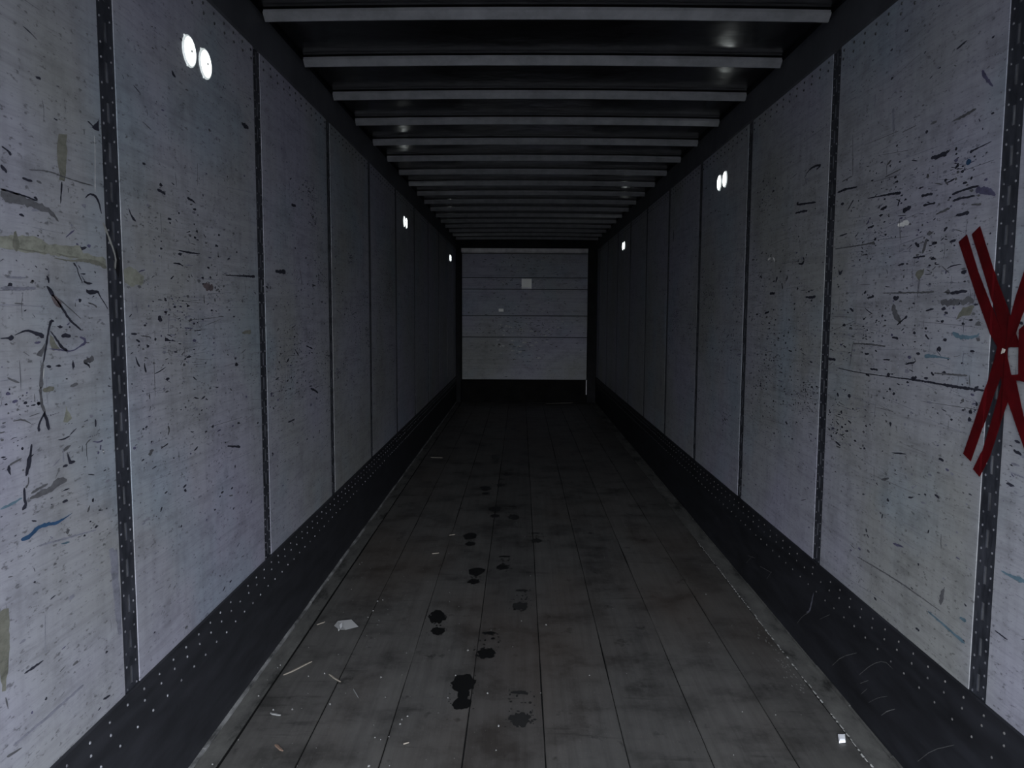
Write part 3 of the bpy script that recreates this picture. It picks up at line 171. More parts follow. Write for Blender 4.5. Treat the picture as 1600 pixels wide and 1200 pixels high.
 'RM': [('dark', [(3.2268, 1.3402, 0.0021), (3.0422, 1.3355, 0.0025), (2.7309, 1.3411, 0.0023), (2.5566, 1.3449, 0.0052), (2.4395, 1.3449, 0.004), (2.3954, 1.343, 0.008), (2.2103, 1.3474, 0.0045)]), ('teal', [(2.3875, 1.5082, 0.014), (2.3481, 1.4956, 0.01), (2.2661, 1.4981, 0.0057), (2.2485, 1.5097, 0.0027)]), ('teal', [(2.5449, 1.4285, 0.0126), (2.4671, 1.4307, 0.004), (2.3898, 1.4271, 0.002)]), ('grey', [(3.095, 1.4472, 0.0039), (2.9975, 1.451, 0.005), (2.8189, 1.4486, 0.0046)]), ('grey', [(3.095, 1.4472, 0.0031), (3.1154, 1.3559, 0.0039)]), ('dark', [(2.4732, 1.4529, 0.01), (2.4472, 1.4561, 0.012)]), ('dark', [(2.599, 1.4342, 0.0066), (2.5739, 1.4333, 0.0063)]), ('dark', [(2.6681, 1.3929, 0.0044), (2.5959, 1.4041, 0.0052), (2.61, 1.4184, 0.0021)]), ('dark', [(2.624, 1.3478, 0.0066), (2.5864, 1.3531, 0.0088)]), ('dark', [(2.7792, 1.6242, 0.0069), (2.7598, 1.6192, 0.0154), (2.7373, 1.6255, 0.0066)]), ('dark', [(3.14, 1.5879, 0.0052), (3.1029, 1.5774, 0.01)]), ('dark', [(2.7409, 1.5266, 0.0057), (2.6974, 1.5472, 0.0033), (2.672, 1.5584, 0.0088)]), ('grey', [(2.7811, 1.5968, 0.0176), (2.754, 1.5626, 0.022), (2.7141, 1.5337, 0.0138)]), ('dark', [(2.9883, 1.6261, 0.0038), (2.9298, 1.6321, 0.0072)]), ('grey', [(2.859, 1.6422, 0.0024), (2.5463, 1.636, 0.0052), (2.5074, 1.637, 0.0042)]), ('grey', [(2.4661, 1.6035, 0.012), (2.4109, 1.5987, 0.0171), (2.3594, 1.6058, 0.014)]), ('grey', [(2.3518, 1.598, 0.012), (2.3131, 1.6107, 0.0152), (2.2862, 1.6008, 0.0095)]), ('dark', [(2.4142, 1.6304, 0.006), (2.3621, 1.6329, 0.008), (2.322, 1.6336, 0.0057)]), ('dark', [(3.0181, 1.6464, 0.0075), (2.9963, 1.6507, 0.0096)]), ('dark', [(2.7739, 1.4826, 0.0046), (2.7268, 1.4795, 0.0066)]), ('dark', [(2.6974, 1.4604, 0.0088), (2.6878, 1.4541, 0.0088)]), ('dark', [(3.311, 1.57, 0.0081), (3.3037, 1.5645, 0.0081)]), ('dark', [(2.933, 1.3585, 0.0048), (2.8699, 1.3582, 0.0069)]), ('dark', [(2.9685, 1.3337, 0.0072), (2.9356, 1.3314, 0.0072)]), ('dark', [(2.7982, 1.3448, 0.0069), (2.7744, 1.349, 0.0092)]), ('dark', [(3.2284, 1.2322, 0.0108), (3.2082, 1.2262, 0.0104)]), ('dark', [(2.7481, 1.2799, 0.0092), (2.7297, 1.2841, 0.0088)]), ('dark', [(3.1532, 1.248, 0.0026), (3.142, 1.2596, 0.0078)]), ('dark', [(2.8335, 1.3986, 0.0023), (2.7799, 1.4018, 0.0046)]), ('grey', [(2.4806, 1.3763, 0.003), (2.3885, 1.3795, 0.004), (2.2964, 1.3829, 0.0048)]), ('dark', [(2.5, 1.3769, 0.006), (2.4799, 1.3702, 0.0063)]), ('grey', [(2.2869, 1.3856, 0.0019), (2.2804, 1.3538, 0.0038)]), ('dark', [(2.3236, 1.3555, 0.0057), (2.3165, 1.3523, 0.0057)]), ('dark', [(2.2424, 1.3891, 0.0054), (2.236, 1.3878, 0.0057)]), ('dark', [(2.2177, 1.3597, 0.0057), (2.2114, 1.3584, 0.0072)]), ('dark', [(3.352, 1.3732, 0.0081), (3.2566, 1.3734, 0.0081)]), ('dark', [(2.5228, 1.484, 0.0042), (2.5481, 1.4979, 0.0063)]), ('white', [(2.7728, 1.8784, 0.0069), (2.7409, 1.8792, 0.0138), (2.6919, 1.8779, 0.0132)]), ('grey', [(2.7617, 1.9037, 0.0022), (2.7489, 1.8247, 0.0034)]), ('dark', [(2.6198, 1.9577, 0.0063), (2.5476, 1.953, 0.0063)]), ('dark', [(2.6041, 1.9241, 0.0052), (2.529, 1.9218, 0.005)]), ('dark', [(2.741, 1.9232, 0.0132), (2.6844, 1.9309, 0.011)]), ('dark', [(2.7799, 1.9461, 0.0088), (2.764, 1.9705, 0.0034)]), ('dark', [(2.429, 1.9135, 0.004), (2.391, 1.9157, 0.0057), (2.3114, 1.9114, 0.0038)]), ('dark', [(2.4346, 1.9338, 0.008), (2.3932, 1.9371, 0.004), (2.3335, 1.9389, 0.0057), (2.2952, 1.9383, 0.0038)]), ('dark', [(2.4066, 1.866, 0.006), (2.3757, 1.8659, 0.0057), (2.3359, 1.8665, 0.0095)]), ('dark', [(2.535, 1.8678, 0.0063), (2.5239, 1.8725, 0.008)]), ('grey', [(2.5213, 1.8844, 0.0042), (2.4411, 1.8938, 0.006)]), ('dark', [(2.4704, 1.8263, 0.006), (2.4496, 1.8359, 0.008)]), ('grey', [(3.313, 1.8404, 0.0032), (3.0948, 1.8348, 0.0035), (2.9722, 1.8337, 0.0048), (2.9457, 1.8337, 0.012)]), ('dark', [(3.3114, 2.0747, 0.0054), (3.2411, 2.0768, 0.0078), (3.1194, 2.0676, 0.0039)]), ('dark', [(3.2007, 1.9884, 0.0039), (3.1498, 2.0221, 0.0052)]), ('dark', [(2.9113, 1.9502, 0.0048), (2.8619, 1.9551, 0.0096)]), ('dark', [(3.023, 2.0085, 0.0024), (2.8566, 1.9978, 0.0046), (2.7615, 1.99, 0.0092)]), ('purple', [(2.3099, 1.9278, 0.0114), (2.2471, 1.9179, 0.0144), (2.2125, 1.8983, 0.009)]), ('grey', [(2.3283, 1.8879, 0.0029), (2.2771, 1.8826, 0.0048)]), ('dark', [(2.434, 1.7891, 0.004), (2.399, 1.7917, 0.008)]), ('dark', [(3.264, 1.7515, 0.0054), (3.255, 1.7271, 0.013), (3.225, 1.7467, 0.0054)]), ('grey', [(2.5684, 1.8118, 0.0105), (2.582, 1.7881, 0.0147), (2.5919, 1.7659, 0.0066)]), ('dark', [(2.713, 1.74, 0.0066), (2.7581, 1.7362, 0.0023)]), ('dark', [(2.8381, 1.7273, 0.0023), (2.8315, 1.7108, 0.0046)]), ('dark', [(2.6534, 1.7556, 0.0044), (2.5747, 1.7562, 0.0042)]), ('dark', [(2.4399, 1.7066, 0.002), (2.4122, 1.7148, 0.003), (2.3604, 1.7154, 0.0019)]), ('dark', [(2.6457, 1.8043, 0.0066), (2.615, 1.7909, 0.0084)]), ('dark', [(3.2734, 2.0217, 0.0081), (3.2413, 2.0198, 0.0078)]), ('dark', [(3.0111, 1.8956, 0.005), (2.9575, 1.8968, 0.0072)]), ('dark', [(3.2723, 1.8899, 0.004), (3.1967, 1.8927, 0.0039)]), ('dark', [(2.4552, 2.3745, 0.0038), (2.4281, 2.3787, 0.0057), (2.3983, 2.3816, 0.0029)]), ('purple', [(2.3132, 2.2685, 0.0076), (2.2919, 2.2406, 0.0108), (2.2555, 2.2071, 0.0057)]), ('grey', [(2.4577, 2.1591, 0.002), (2.399, 2.16, 0.008), (2.3309, 2.1649, 0.0057)]), ('faint', [(2.8494, 2.2988, 0.0138), (2.836, 2.2152, 0.0092)]), ('dark', [(2.5715, 2.0711, 0.0063), (2.5135, 2.0657, 0.0126), (2.4629, 2.0711, 0.006)]), ('dark', [(2.3508, 2.0443, 0.0095), (2.3221, 2.0476, 0.0036), (2.2458, 2.053, 0.0018)]), ('blue', [(2.3678, 2.0178, 0.0114), (2.3414, 2.0165, 0.0114)]), ('grey', [(2.5902, 2.0234, 0.0084), (2.5809, 2.0095, 0.0168)]), ('dark', [(2.9294, 2.1232, 0.0036), (2.9093, 2.1239, 0.0057)]), ('dark', [(2.7047, 2.5384, 0.0033), (2.6924, 2.5401, 0.0021)]), ('dark', [(2.6061, 2.3316, 0.0042), (2.587, 2.336, 0.0021)]), ('dark', [(2.3149, 2.1318, 0.0057), (2.3077, 2.1228, 0.0057)]), ('grey', [(2.7741, 2.1988, 0.0023), (2.6781, 2.2, 0.0022)]), ('grey', [(3.1835, 2.285, 0.0026), (3.1659, 2.118, 0.0036)]), ('grey', [(3.2702, 2.1128, 0.004), (3.172, 2.119, 0.003)]), ('grey', [(2.8881, 2.0648, 0.0024), (2.7701, 2.0729, 0.0026)]), ('dark', [(3.7061, 2.2006, 0.003), (3.6683, 2.2263, 0.003), (3.5909, 2.2352, 0.0087), (3.5078, 2.228, 0.0056)]), ('dark', [(4.007, 2.1947, 0.0096), (3.9991, 2.2095, 0.0099)]), ('dark', [(3.6898, 2.2008, 0.003), (3.6783, 2.1695, 0.003)]), ('dark', [(3.5584, 2.2149, 0.0042), (3.5075, 2.2252, 0.0087)]), ('dark', [(3.7953, 2.0915, 0.0062), (3.5502, 2.0689, 0.0073)]), ('dark', [(3.8085, 2.0536, 0.0062), (3.6488, 2.0448, 0.0087)]), ('dark', [(2.8943, 0.732, 0.0072), (2.9065, 0.7436, 0.01)]), ('dark', [(2.4658, 0.8541, 0.0042), (2.4592, 0.8667, 0.0063)]), ('dark', [(2.7828, 0.8173, 0.0072), (2.7748, 0.8362, 0.0069)]), ('grey', [(2.966, 0.6133, 0.0025), (2.6572, 0.6319, 0.0046), (2.3662, 0.6309, 0.002)]), ('teal', [(2.2619, 0.6524, 0.0057), (2.2288, 0.6561, 0.0095)]), ('teal', [(2.4398, 0.6016, 0.0042), (2.2284, 0.5871, 0.0076)]), ('grey', [(2.3683, 0.6509, 0.012), (2.3642, 0.6837, 0.016), (2.3521, 0.7089, 0.006)]), ('teal', [(2.0813, 0.8593, 0.0036), (2.0396, 0.8593, 0.0068), (1.9742, 0.8649, 0.0102)]), ('dark', [(2.0632, 1.2007, 0.0034), (2.0468, 1.1967, 0.0068), (2.028, 1.1933, 0.0051)]), ('dark', [(2.0923, 0.6845, 0.0027), (2.0353, 0.6816, 0.0034)]), ('white', [(4.2037, 1.8563, 0.007), (4.1619, 1.8635, 0.0102)]), ('white', [(4.1202, 1.8639, 0.0068), (4.087, 1.8415, 0.0099)]), ('dark', [(3.7385, 1.8059, 0.0047), (3.6874, 1.7996, 0.009), (3.6645, 1.816, 0.009), (3.6827, 1.8322, 0.006)]), ('dark', [(3.6298, 1.6448, 0.006), (3.5578, 1.6403, 0.0087), (3.5047, 1.645, 0.0087)]), ('dark', [(4.0646, 1.7307, 0.0099), (4.0373, 1.756, 0.0132)]), ('dark', [(3.9651, 1.7234, 0.0064), (3.9519, 1.6906, 0.0096)]), ('grey', [(3.9086, 1.7276, 0.0064), (3.8837, 1.7551, 0.016)]), ('dark', [(4.2263, 1.5674, 0.007), (4.1516, 1.5776, 0.0085)]), ('dark', [(3.828, 1.6616, 0.0093), (3.8183, 1.6551, 0.0093)]), ('dark', [(4.1515, 1.6731, 0.0102), (4.0686, 1.6743, 0.0102)]), ('dark', [(4.3287, 1.7803, 0.0036), (4.292, 1.7574, 0.007), (4.3077, 1.7968, 0.0035)]), ('dark', [(6.8408, 2.3048, 0.0056), (6.8054, 2.246, 0.0196), (6.8272, 2.1928, 0.011)]), ('white', [(4.6892, 1.9012, 0.0076), (4.6732, 1.8773, 0.0076)])],
 'SR': [('white', [(3.3697, 0.3177, 0.0087), (3.3872, 0.2694, 0.0174), (3.4047, 0.2176, 0.0145), (3.4491, 0.1938, 0.0029)]), ('faint', [(3.5535, 0.0986, 0.003), (3.4935, 0.1575, 0.0029), (3.4044, 0.2147, 0.0029)]), ('faint', [(3.2932, 0.2241, 0.0022), (3.2267, 0.2656, 0.0022), (3.1816, 0.2923, 0.0022)]), ('faint', [(3.1395, 0.0858, 0.0031), (3.0511, 0.1659, 0.0031), (2.9156, 0.244, 0.0024)]), ('faint', [(2.8902, 0.1651, 0.0024), (2.7909, 0.2561, 0.0031), (2.6957, 0.3154, 0.0023), (2.6334, 0.3139, 0.0022)]), ('faint', [(2.8762, 0.1384, 0.0024), (2.8098, 0.1842, 0.0036)]), ('faint', [(2.8665, 0.0994, 0.0024), (2.8167, 0.1478, 0.0024)]), ('faint', [(2.6985, 0.1054, 0.0023), (2.6539, 0.1465, 0.0057), (2.6011, 0.182, 0.0023)]), ('faint', [(2.801, 0.1002, 0.0018), (2.729, 0.1578, 0.0023), (2.6593, 0.1988, 0.0018)]), ('faint', [(2.439, 0.0869, 0.0021), (2.3571, 0.1757, 0.0021), (2.2391, 0.2621, 0.002)]), ('faint', [(4.3649, 0.169, 0.003), (4.2225, 0.2, 0.0029)]), ('faint', [(4.1287, 0.1836, 0.0028), (3.9385, 0.2131, 0.0026)]), ('faint', [(4.0154, 0.1513, 0.0027), (3.9392, 0.2197, 0.0026)]), ('faint', [(4.3843, 0.1168, 0.003), (4.27, 0.1995, 0.0029)])],
 'LP': [('olive', [(1.9154, 1.9944), (1.9479, 2.0018), (1.9459, 1.9438), (1.9399, 1.9037), (1.9328, 1.8821), (1.9139, 1.879), (1.9086, 1.9103), (1.9047, 1.9585)]), ('yellow', [(1.6714, 1.7214), (1.7202, 1.7276), (1.8165, 1.7343), (1.8521, 1.7196), (1.9872, 1.73), (2.0003, 1.7115), (2.1076, 1.7043), (2.1093, 1.6853), (2.0587, 1.689), (1.9987, 1.6917), (1.9419, 1.6926), (1.8628, 1.6961), (1.7393, 1.6939), (1.6697, 1.7007)]), ('dark', [(2.0534, 2.039), (2.0789, 2.0549), (2.1019, 2.0704), (2.0995, 2.0414), (2.078, 2.0431)]), ('olive', [(1.842, 1.5039), (1.8803, 1.4666), (1.8442, 1.4683), (1.838, 1.4855)]), ('grey', [(1.8203, 1.4831), (1.8046, 1.4716), (1.7841, 1.4561), (1.8032, 1.4535), (1.8162, 1.4635)]), ('yellow', [(1.8929, 1.3254), (1.9151, 1.2934), (1.8977, 1.2828), (1.879, 1.287)]), ('olive', [(1.6062, 0.9071), (1.6415, 0.9032), (1.6375, 0.8019), (1.6161, 0.7236), (1.608, 0.7277), (1.5978, 0.8055)]), ('faint', [(2.0632, 0.9054), (2.1026, 0.8894), (2.1074, 0.6444), (2.0864, 0.6441), (2.0763, 0.7322), (2.067, 0.8277)]), ('yellow', [(2.2008, 1.682), (2.2449, 1.69), (2.3193, 1.6659), (2.3055, 1.6405), (2.2294, 1.634), (2.2015, 1.6457)])],
 'RP': [('olive', [(2.3404, 1.5863), (2.2818, 1.5895), (2.2952, 1.5633), (2.3377, 1.5594), (2.3742, 1.5495)]), ('olive', [(2.6229, 1.7065), (2.5749, 1.7186), (2.5808, 1.698), (2.6075, 1.6781), (2.6303, 1.6962)])],
 'TAPE': [[(2.381, 1.7842), (2.3393, 1.803), (2.2697, 1.6876), (2.1921, 1.5815), (2.1125, 1.4714), (2.1574, 1.4693), (2.1933, 1.5057), (2.2757, 1.623)], [(2.3129, 1.8003), (2.2738, 1.8201), (2.219, 1.7299), (2.1763, 1.656), (2.1045, 1.555), (2.0658, 1.4905), (2.1189, 1.4798), (2.1655, 1.5493), (2.2377, 1.6768)], [(2.0431, 1.7251), (2.0313, 1.6086), (2.0575, 1.5637), (2.0811, 1.5106), (2.1019, 1.4753), (2.1578, 1.4729), (2.1358, 1.5091), (2.1075, 1.5584), (2.089, 1.6149)], [(2.1709, 1.4884), (1.9873, 1.4918), (1.9863, 1.4812), (2.1521, 1.474)], [(2.1552, 1.4765), (2.1104, 1.4784), (2.1071, 1.4454), (2.1277, 1.4018), (2.1561, 1.342), (2.1943, 1.2496), (2.245, 1.1339), (2.2858, 1.1493), (2.2409, 1.2504), (2.1987, 1.3523), (2.1658, 1.4384)], [(2.1384, 1.4507), (2.1085, 1.4593), (2.0836, 1.4018), (2.0747, 1.3679), (2.0921, 1.3242), (2.1238, 1.2509), (2.156, 1.1677), (2.1973, 1.0983), (2.2302, 1.114), (2.1929, 1.1757), (2.16, 1.2655), (2.1249, 1.3737)], [(2.1152, 1.3887), (2.0837, 1.4035), (2.0609, 1.3899), (2.0205, 1.2987), (1.958, 1.1996), (1.9506, 1.1263), (2.0244, 1.2351), (2.0867, 1.3249)], [(2.0614, 1.5247), (2.0204, 1.5505), (2.0038, 1.3848), (2.0505, 1.3908)], [(2.0862, 1.4016), (1.9796, 1.415), (1.9778, 1.397), (2.0766, 1.3868)]],
 'GLUE': [[(2.1237, 1.4726), (2.1068, 1.4699), (2.1114, 1.4609), (2.1277, 1.4566)]],
 'FP': [('A', (-0.229, 2.899), (-0.2282, 3.2073)), ('B', (0.0084, 2.7543), (0.0056, 3.0696)), ('C', (-0.3925, 3.5962), (-0.429, 3.9357)), ('D', (-0.1501, 3.3261), (-0.1435, 3.6623)), ('E', (-0.2765, 4.3057), (-0.242, 4.6335)), ('F', (0.008, 3.9024), (0.0152, 4.2508)), ('G', (-0.1089, 4.5421), (-0.0877, 4.8527)), ('H', (-0.3365, 5.0381), (-0.3415, 5.3879)), ('I', (0.1208, 5.1084), (0.1175, 5.3848)), ('J', (-0.1983, 5.7556), (-0.186, 6.1496)), ('K', (-0.0409, 5.6694), (-0.0607, 6.1535)), ('L', (-0.2907, 6.5011), (-0.3016, 6.8716)), ('M', (-0.1774, 6.7983), (-0.1632, 7.1758)), ('N', (-0.129, 7.2923), (-0.0897, 7.5988)), ('O', (-0.2478, 7.9241), (-0.2559, 8.3989)), ('P', (-0.4703, 8.9687), (-0.3224, 9.0637)), ('Q', (-0.0891, 10.2392), (-0.0846, 10.7173))],
 'ST': [('stick', (-1.0127, 3.1727), (-0.9263, 3.3028), 4), ('stick', (-0.8188, 3.1827), (-0.753, 3.1148), 3), ('stick', (-0.9673, 2.8547), (-0.9205, 2.8413), 5), ('stick', (-0.8781, 2.638), (-0.8379, 2.5981), 6), ('stick', (-0.6857, 3.0551), (-0.6488, 2.9813), 1.5), ('stick', (-1.0118, 3.7125), (-0.9784, 3.7453), 2), ('stick', (-0.966, 8.22), (-0.8307, 8.188), 2), ('stick', (-0.4931, 5.2879), (-0.4539, 5.3047), 2), ('stick', (-0.5665, 4.8664), (-0.5222, 4.881), 1.6), ('stick', (-0.4164, 2.6513), (-0.3967, 2.66), 2), ('strip', (0.4498, 13.9941), (0.8775, 14.2877), 1.5)],
 'PAPER': [(-0.9217, 3.6988), (-0.912, 3.7388), (-0.8497, 3.7645), (-0.7989, 3.6937), (-0.8538, 3.6536), (-0.8799, 3.6301)],
 'CHIP': [(1.1887, 2.7383), (1.215, 2.7389), (1.1993, 2.6958), (1.174, 2.6911)],
 'SP': [(-0.5909, 3.1642), (-0.2711, 3.1886), (-0.286, 2.9941), (-0.1262, 3.0344), (-0.0787, 2.621), (-0.4475, 2.8226), (-0.4288, 2.8466), (-1.0565, 3.2685), (-1.0601, 3.2437), (-1.0597, 2.9936), (-0.8902, 2.8903), (-0.9641, 2.8839), (0.069, 4.4666), (-0.2355, 3.4362), (0.3075, 3.201), (-0.5151, 2.515), (-1.0569, 2.5158), (-0.7515, 2.933), (-0.9925, 4.6504), (1.0466, 4.1861), (0.8836, 2.9071), (-0.8411, 3.1941), (-0.4498, 2.7902), (-0.9038, 3.1691), (-0.5271, 2.6955), (-0.5417, 2.9939), (-0.7752, 3.8158), (-0.7667, 4.0365), (-0.7423, 4.0558), (-0.7652, 3.9014), (-0.7118, 3.7759), (-0.0742, 2.7841), (0.1368, 3.7392)],
 'STRAP': [(2.0991, 1.7997), (2.1313, 1.7548), (2.158, 1.7114), (2.152, 1.6791)],
}

# ------------------------------------------------------------------ mesh helpers
class MB:
    def __init__(s): s.v = []; s.f = []; s.c = []
    def face(s, pts, col=None):
        n = len(s.v); s.v += [tuple(p) for p in pts]; s.f.append(list(range(n, n+len(pts)))); s.c.append(col)
    def box(s, x0, x1, y0, y1, z0, z1):
        n = len(s.v)
        s.v += [(x, y, z) for x in (x0, x1) for y in (y0, y1) for z in (z0, z1)]
        for q in ((0, 1, 3, 2), (4, 6, 7, 5), (0, 4, 5, 1), (2, 3, 7, 6), (0, 2, 6, 4), (1, 5, 7, 3)):
            s.f.append([n+i for i in q]); s.c.append(None)
    def rings(s, rings, cap0=True, cap1=True):
        n = len(s.v); k = len(rings[0])
        for r in rings: s.v += [tuple(p) for p in r]
        for a in range(len(rings)-1):
            for i in range(k):
                j = (i+1) % k; s.f.append([n+a*k+i, n+a*k+j, n+(a+1)*k+j, n+(a+1)*k+i]); s.c.append(None)
        if cap0: s.f.append([n+i for i in range(k)][::-1]); s.c.append(None)
        if cap1: s.f.append([n+(len(rings)-1)*k+i for i in range(k)]); s.c.append(None)
    def dome(s, p, nrm, r, h, k=6):
        """a low rivet head: p on the surface, nrm one of the axis directions"""
        nrm = Vector(nrm); t = nrm.orthogonal().normalized(); w = nrm.cross(t); p = Vector(p)
        s.rings([[p+(t*cos(2*pi*i/k)+w*sin(2*pi*i/k))*r*q+nrm*h*e for i in range(k)] for q, e in ((1, 0), (.72, .7), (.3, 1))], False, True)
    def build(s, name, mat, parent=None, smooth=False, recentre=True, fixn=True):
        me = bpy.data.meshes.new(name)
        o = Vector((0, 0, 0))
        if recentre and s.v:
            o = Vector([(min(v[i] for v in s.v)+max(v[i] for v in s.v))/2 for i in range(3)])
        me.from_pydata([tuple(Vector(v)-o) for v in s.v], [], s.f)
        if any(c is not None for c in s.c):
            ca = me.color_attributes.new('Col', 'FLOAT_COLOR', 'CORNER')
            for p in me.polygons:
                c = s.c[p.index] or (.3, .3, .3)
                for li in p.loop_indices: ca.data[li].color = (*c, 1)
        me.materials.append(mat)
        if fixn:
            bm = bmesh.new(); bm.from_mesh(me); bmesh.ops.recalc_face_normals(bm, faces=bm.faces); bm.to_mesh(me); bm.free()
        if smooth:
            for p in me.polygons: p.use_smooth = True
        ob = bpy.data.objects.new(name, me); C.objects.link(ob)
        ob['_o'] = (o.x, o.y, o.z)
        if parent is not None:
            ob.parent = parent; ob.location = o-Vector(parent['_o'])
        else: ob.location = o
        return ob
def mark(o, kind=None, label=None, cat=None, group=None):
    if kind: o['kind'] = kind
    if label: o['label'] = label
    if cat: o['category'] = cat
    if group: o['group'] = group
    return o

# ------------------------------------------------------------------ ground outside
g = MB(); g.box(-150, 150, -300, 60, -1.35, -1.25)
mark(g.build('ground', MAT_GROUND), 'structure', 'dark asphalt yard around the trailer')

# ------------------------------------------------------------------ walls
PITCH, J0, JW = 1.2192, 2.157, .0840
SC_TOP, RAIL_Z = .459, 2.674
COL = {'dark': (.030, .031, .045), 'grey': (.12, .12, .13), 'olive': (.18, .18, .15), 'yellow': (.265, .27, .225), 'blue': (.035, .085, .17),
       'teal': (.12, .19, .24), 'white': (.75, .75, .72), 'rust': (.13, .105, .11), 'faint': (.23, .235, .28), 'purple': (.10, .095, .16)}
def outline(y0, y1, z0, z1, r, n=3):
    pts = []
    for cy, cz, a0 in ((y1-r, z1-r, 0), (y0+r, z1-r, 90), (y0+r, z0+r, 180), (y1-r, z0+r, 270)):
        for i in range(n+1):
            a = radians(a0+90*i/n); pts.append((cy+r*cos(a), cz+r*sin(a)))
    return pts
def ribbon(mb, pts, col, X, nx, lay, rnd):
    """a worn streak on a wall: pts = (y, z, width); edges ragged"""
    if len(pts) > 2:                                     # round the corners off
        q = [pts[0]]
        for a, b2 in zip(pts, pts[1:]):
            q.append([a[j]*.75+b2[j]*.25 for j in range(3)]); q.append([a[j]*.25+b2[j]*.75 for j in range(3)])
        pts = q+[pts[-1]]
    P = []
    for (a, b2) in zip(pts, pts[1:]):
        d = math.hypot(b2[0]-a[0], b2[1]-a[1]); n = max(1, min(14, int(d/.007)))
        for i in range(n):
            t = i/n; P.append([a[j]+(b2[j]-a[j])*t for j in range(3)])
    P.append(list(pts[-1]))
    L = []; R = []
    for i, p in enumerate(P):
        a = P[max(0, i-1)]; b2 = P[min(len(P)-1, i+1)]
        d = Vector((b2[0]-a[0], b2[1]-a[1])); d = d.normalized() if d.length > 1e-6 else Vector((1, 0))
        n = Vector((-d.y, d.x)); w = p[2]*.5; jw = w*rnd.uniform(.6, 1.25); jr = w*rnd.uniform(.6, 1.25)
        if i in (0, len(P)-1): jw *= .45; jr *= .45
        L.append((p[0]+n.x*jw, p[1]+n.y*jw)); R.append((p[0]-n.x*jr, p[1]-n.y*jr))
    x = X+nx*lay
    for i in range(len(P)-1):
        mb.face([(x, *L[i]), (x, *L[i+1]), (x, *R[i+1]), (x, *R[i])], col)
def blob(mb, y, z, ry, rz, col, X, nx, lay, rnd, n=9):
    a0 = rnd.random()*6
    mb.face([(X+nx*lay, y+ry*cos(a0+2*pi*i/n)*rnd.uniform(.5, 1.15), z+rz*sin(a0+2*pi*i/n)*rnd.uniform(.5, 1.15)) for i in range(n)], col)

def random_marks(mb, y0, y1, X, nx, count, rnd, dense):
    zlo, zhi = SC_TOP+.03, RAIL_Z-.06
    cl = [(rnd.uniform(y0, y1), min(2.5, max(.7, rnd.gauss(1.5, .32))), rnd.uniform(.04, .20)) for _ in range(11)]
    for _ in range(count):
        if rnd.random() < .5:
            c = rnd.choice(cl); y = rnd.gauss(c[0], c[2]); z = rnd.gauss(c[1], c[2]*.45)
        else:
            y = rnd.uniform(y0, y1); z = rnd.gauss(1.45, .42) if rnd.random() < .8 else rnd.uniform(zlo, zhi)
        if not (y0+.02 < y < y1-.02 and zlo < z < zhi): continue
        t = rnd.random(); q = rnd.random(); big = 1.0 if rnd.random() < .72 else rnd.uniform(1.4, 2.3)
        col = COL['dark'] if q < .42 else COL['grey'] if q < .64 else COL['faint'] if q < .90 else COL['purple']
        if t < .50:
            L = min(.07, .007*math.exp(rnd.gauss(.4, .7))); a = rnd.gauss(0, .22)
            w = rnd.uniform(.0018, .0055)*big; L *= 1.0+(big-1)*.6
            p = [(y-L/2*cos(a), z-L/2*sin(a), w*.5), (y, z+rnd.gauss(0, .001), w), (y+L/2*cos(a), z+L/2*sin(a), w*.5)]
        elif t < .62:                         # chain of dashes left by a dragged strap or load
            n = rnd.randint(3, 7); st = rnd.uniform(.008, .016); a = rnd.gauss(0, .15)
            for i in range(n):
                yy = y+i*st*cos(a)
                if yy < y1-.02:
                    l = st*rnd.uniform(.25, .6)
                    ribbon(mb, [(yy, z+i*st*sin(a), .002), (yy+l, z+i*st*sin(a)+.001, .0035)], col, X, nx, .0005, rnd)
            continue
        elif t < .70:
            L = rnd.uniform(.06, .35); a = rnd.gauss(0, .07); w = rnd.uniform(.0008, .002); col = COL['grey'] if rnd.random() < .3 else COL['faint']
            ye = min(y1-.015, y+L); p = [(y, z, w), ((y+ye)/2, z+a*L/2, w), (ye, z+a*L, w*.6)]
        elif t < .76:
            L = rnd.uniform(.01, .07); w = rnd.uniform(.0012, .003); p = [(y, z, w*.6), (y+rnd.gauss(0, .003), z+L/2, w), (y+rnd.gauss(0, .004), z+L, w*.6)]
        else:
            r = rnd.uniform(.0026, .0068)*min(big, 1.35); blob(mb, y, z, r*rnd.uniform(1.1, 2.6), r*rnd.uniform(.7, 1), col, X, nx, .0005, rnd); continue
        ribbon(mb, [(max(y0+.005, min(y1-.005, a1)), b1, c1) for a1, b1, c1 in p], col, X, nx, .0005, rnd)

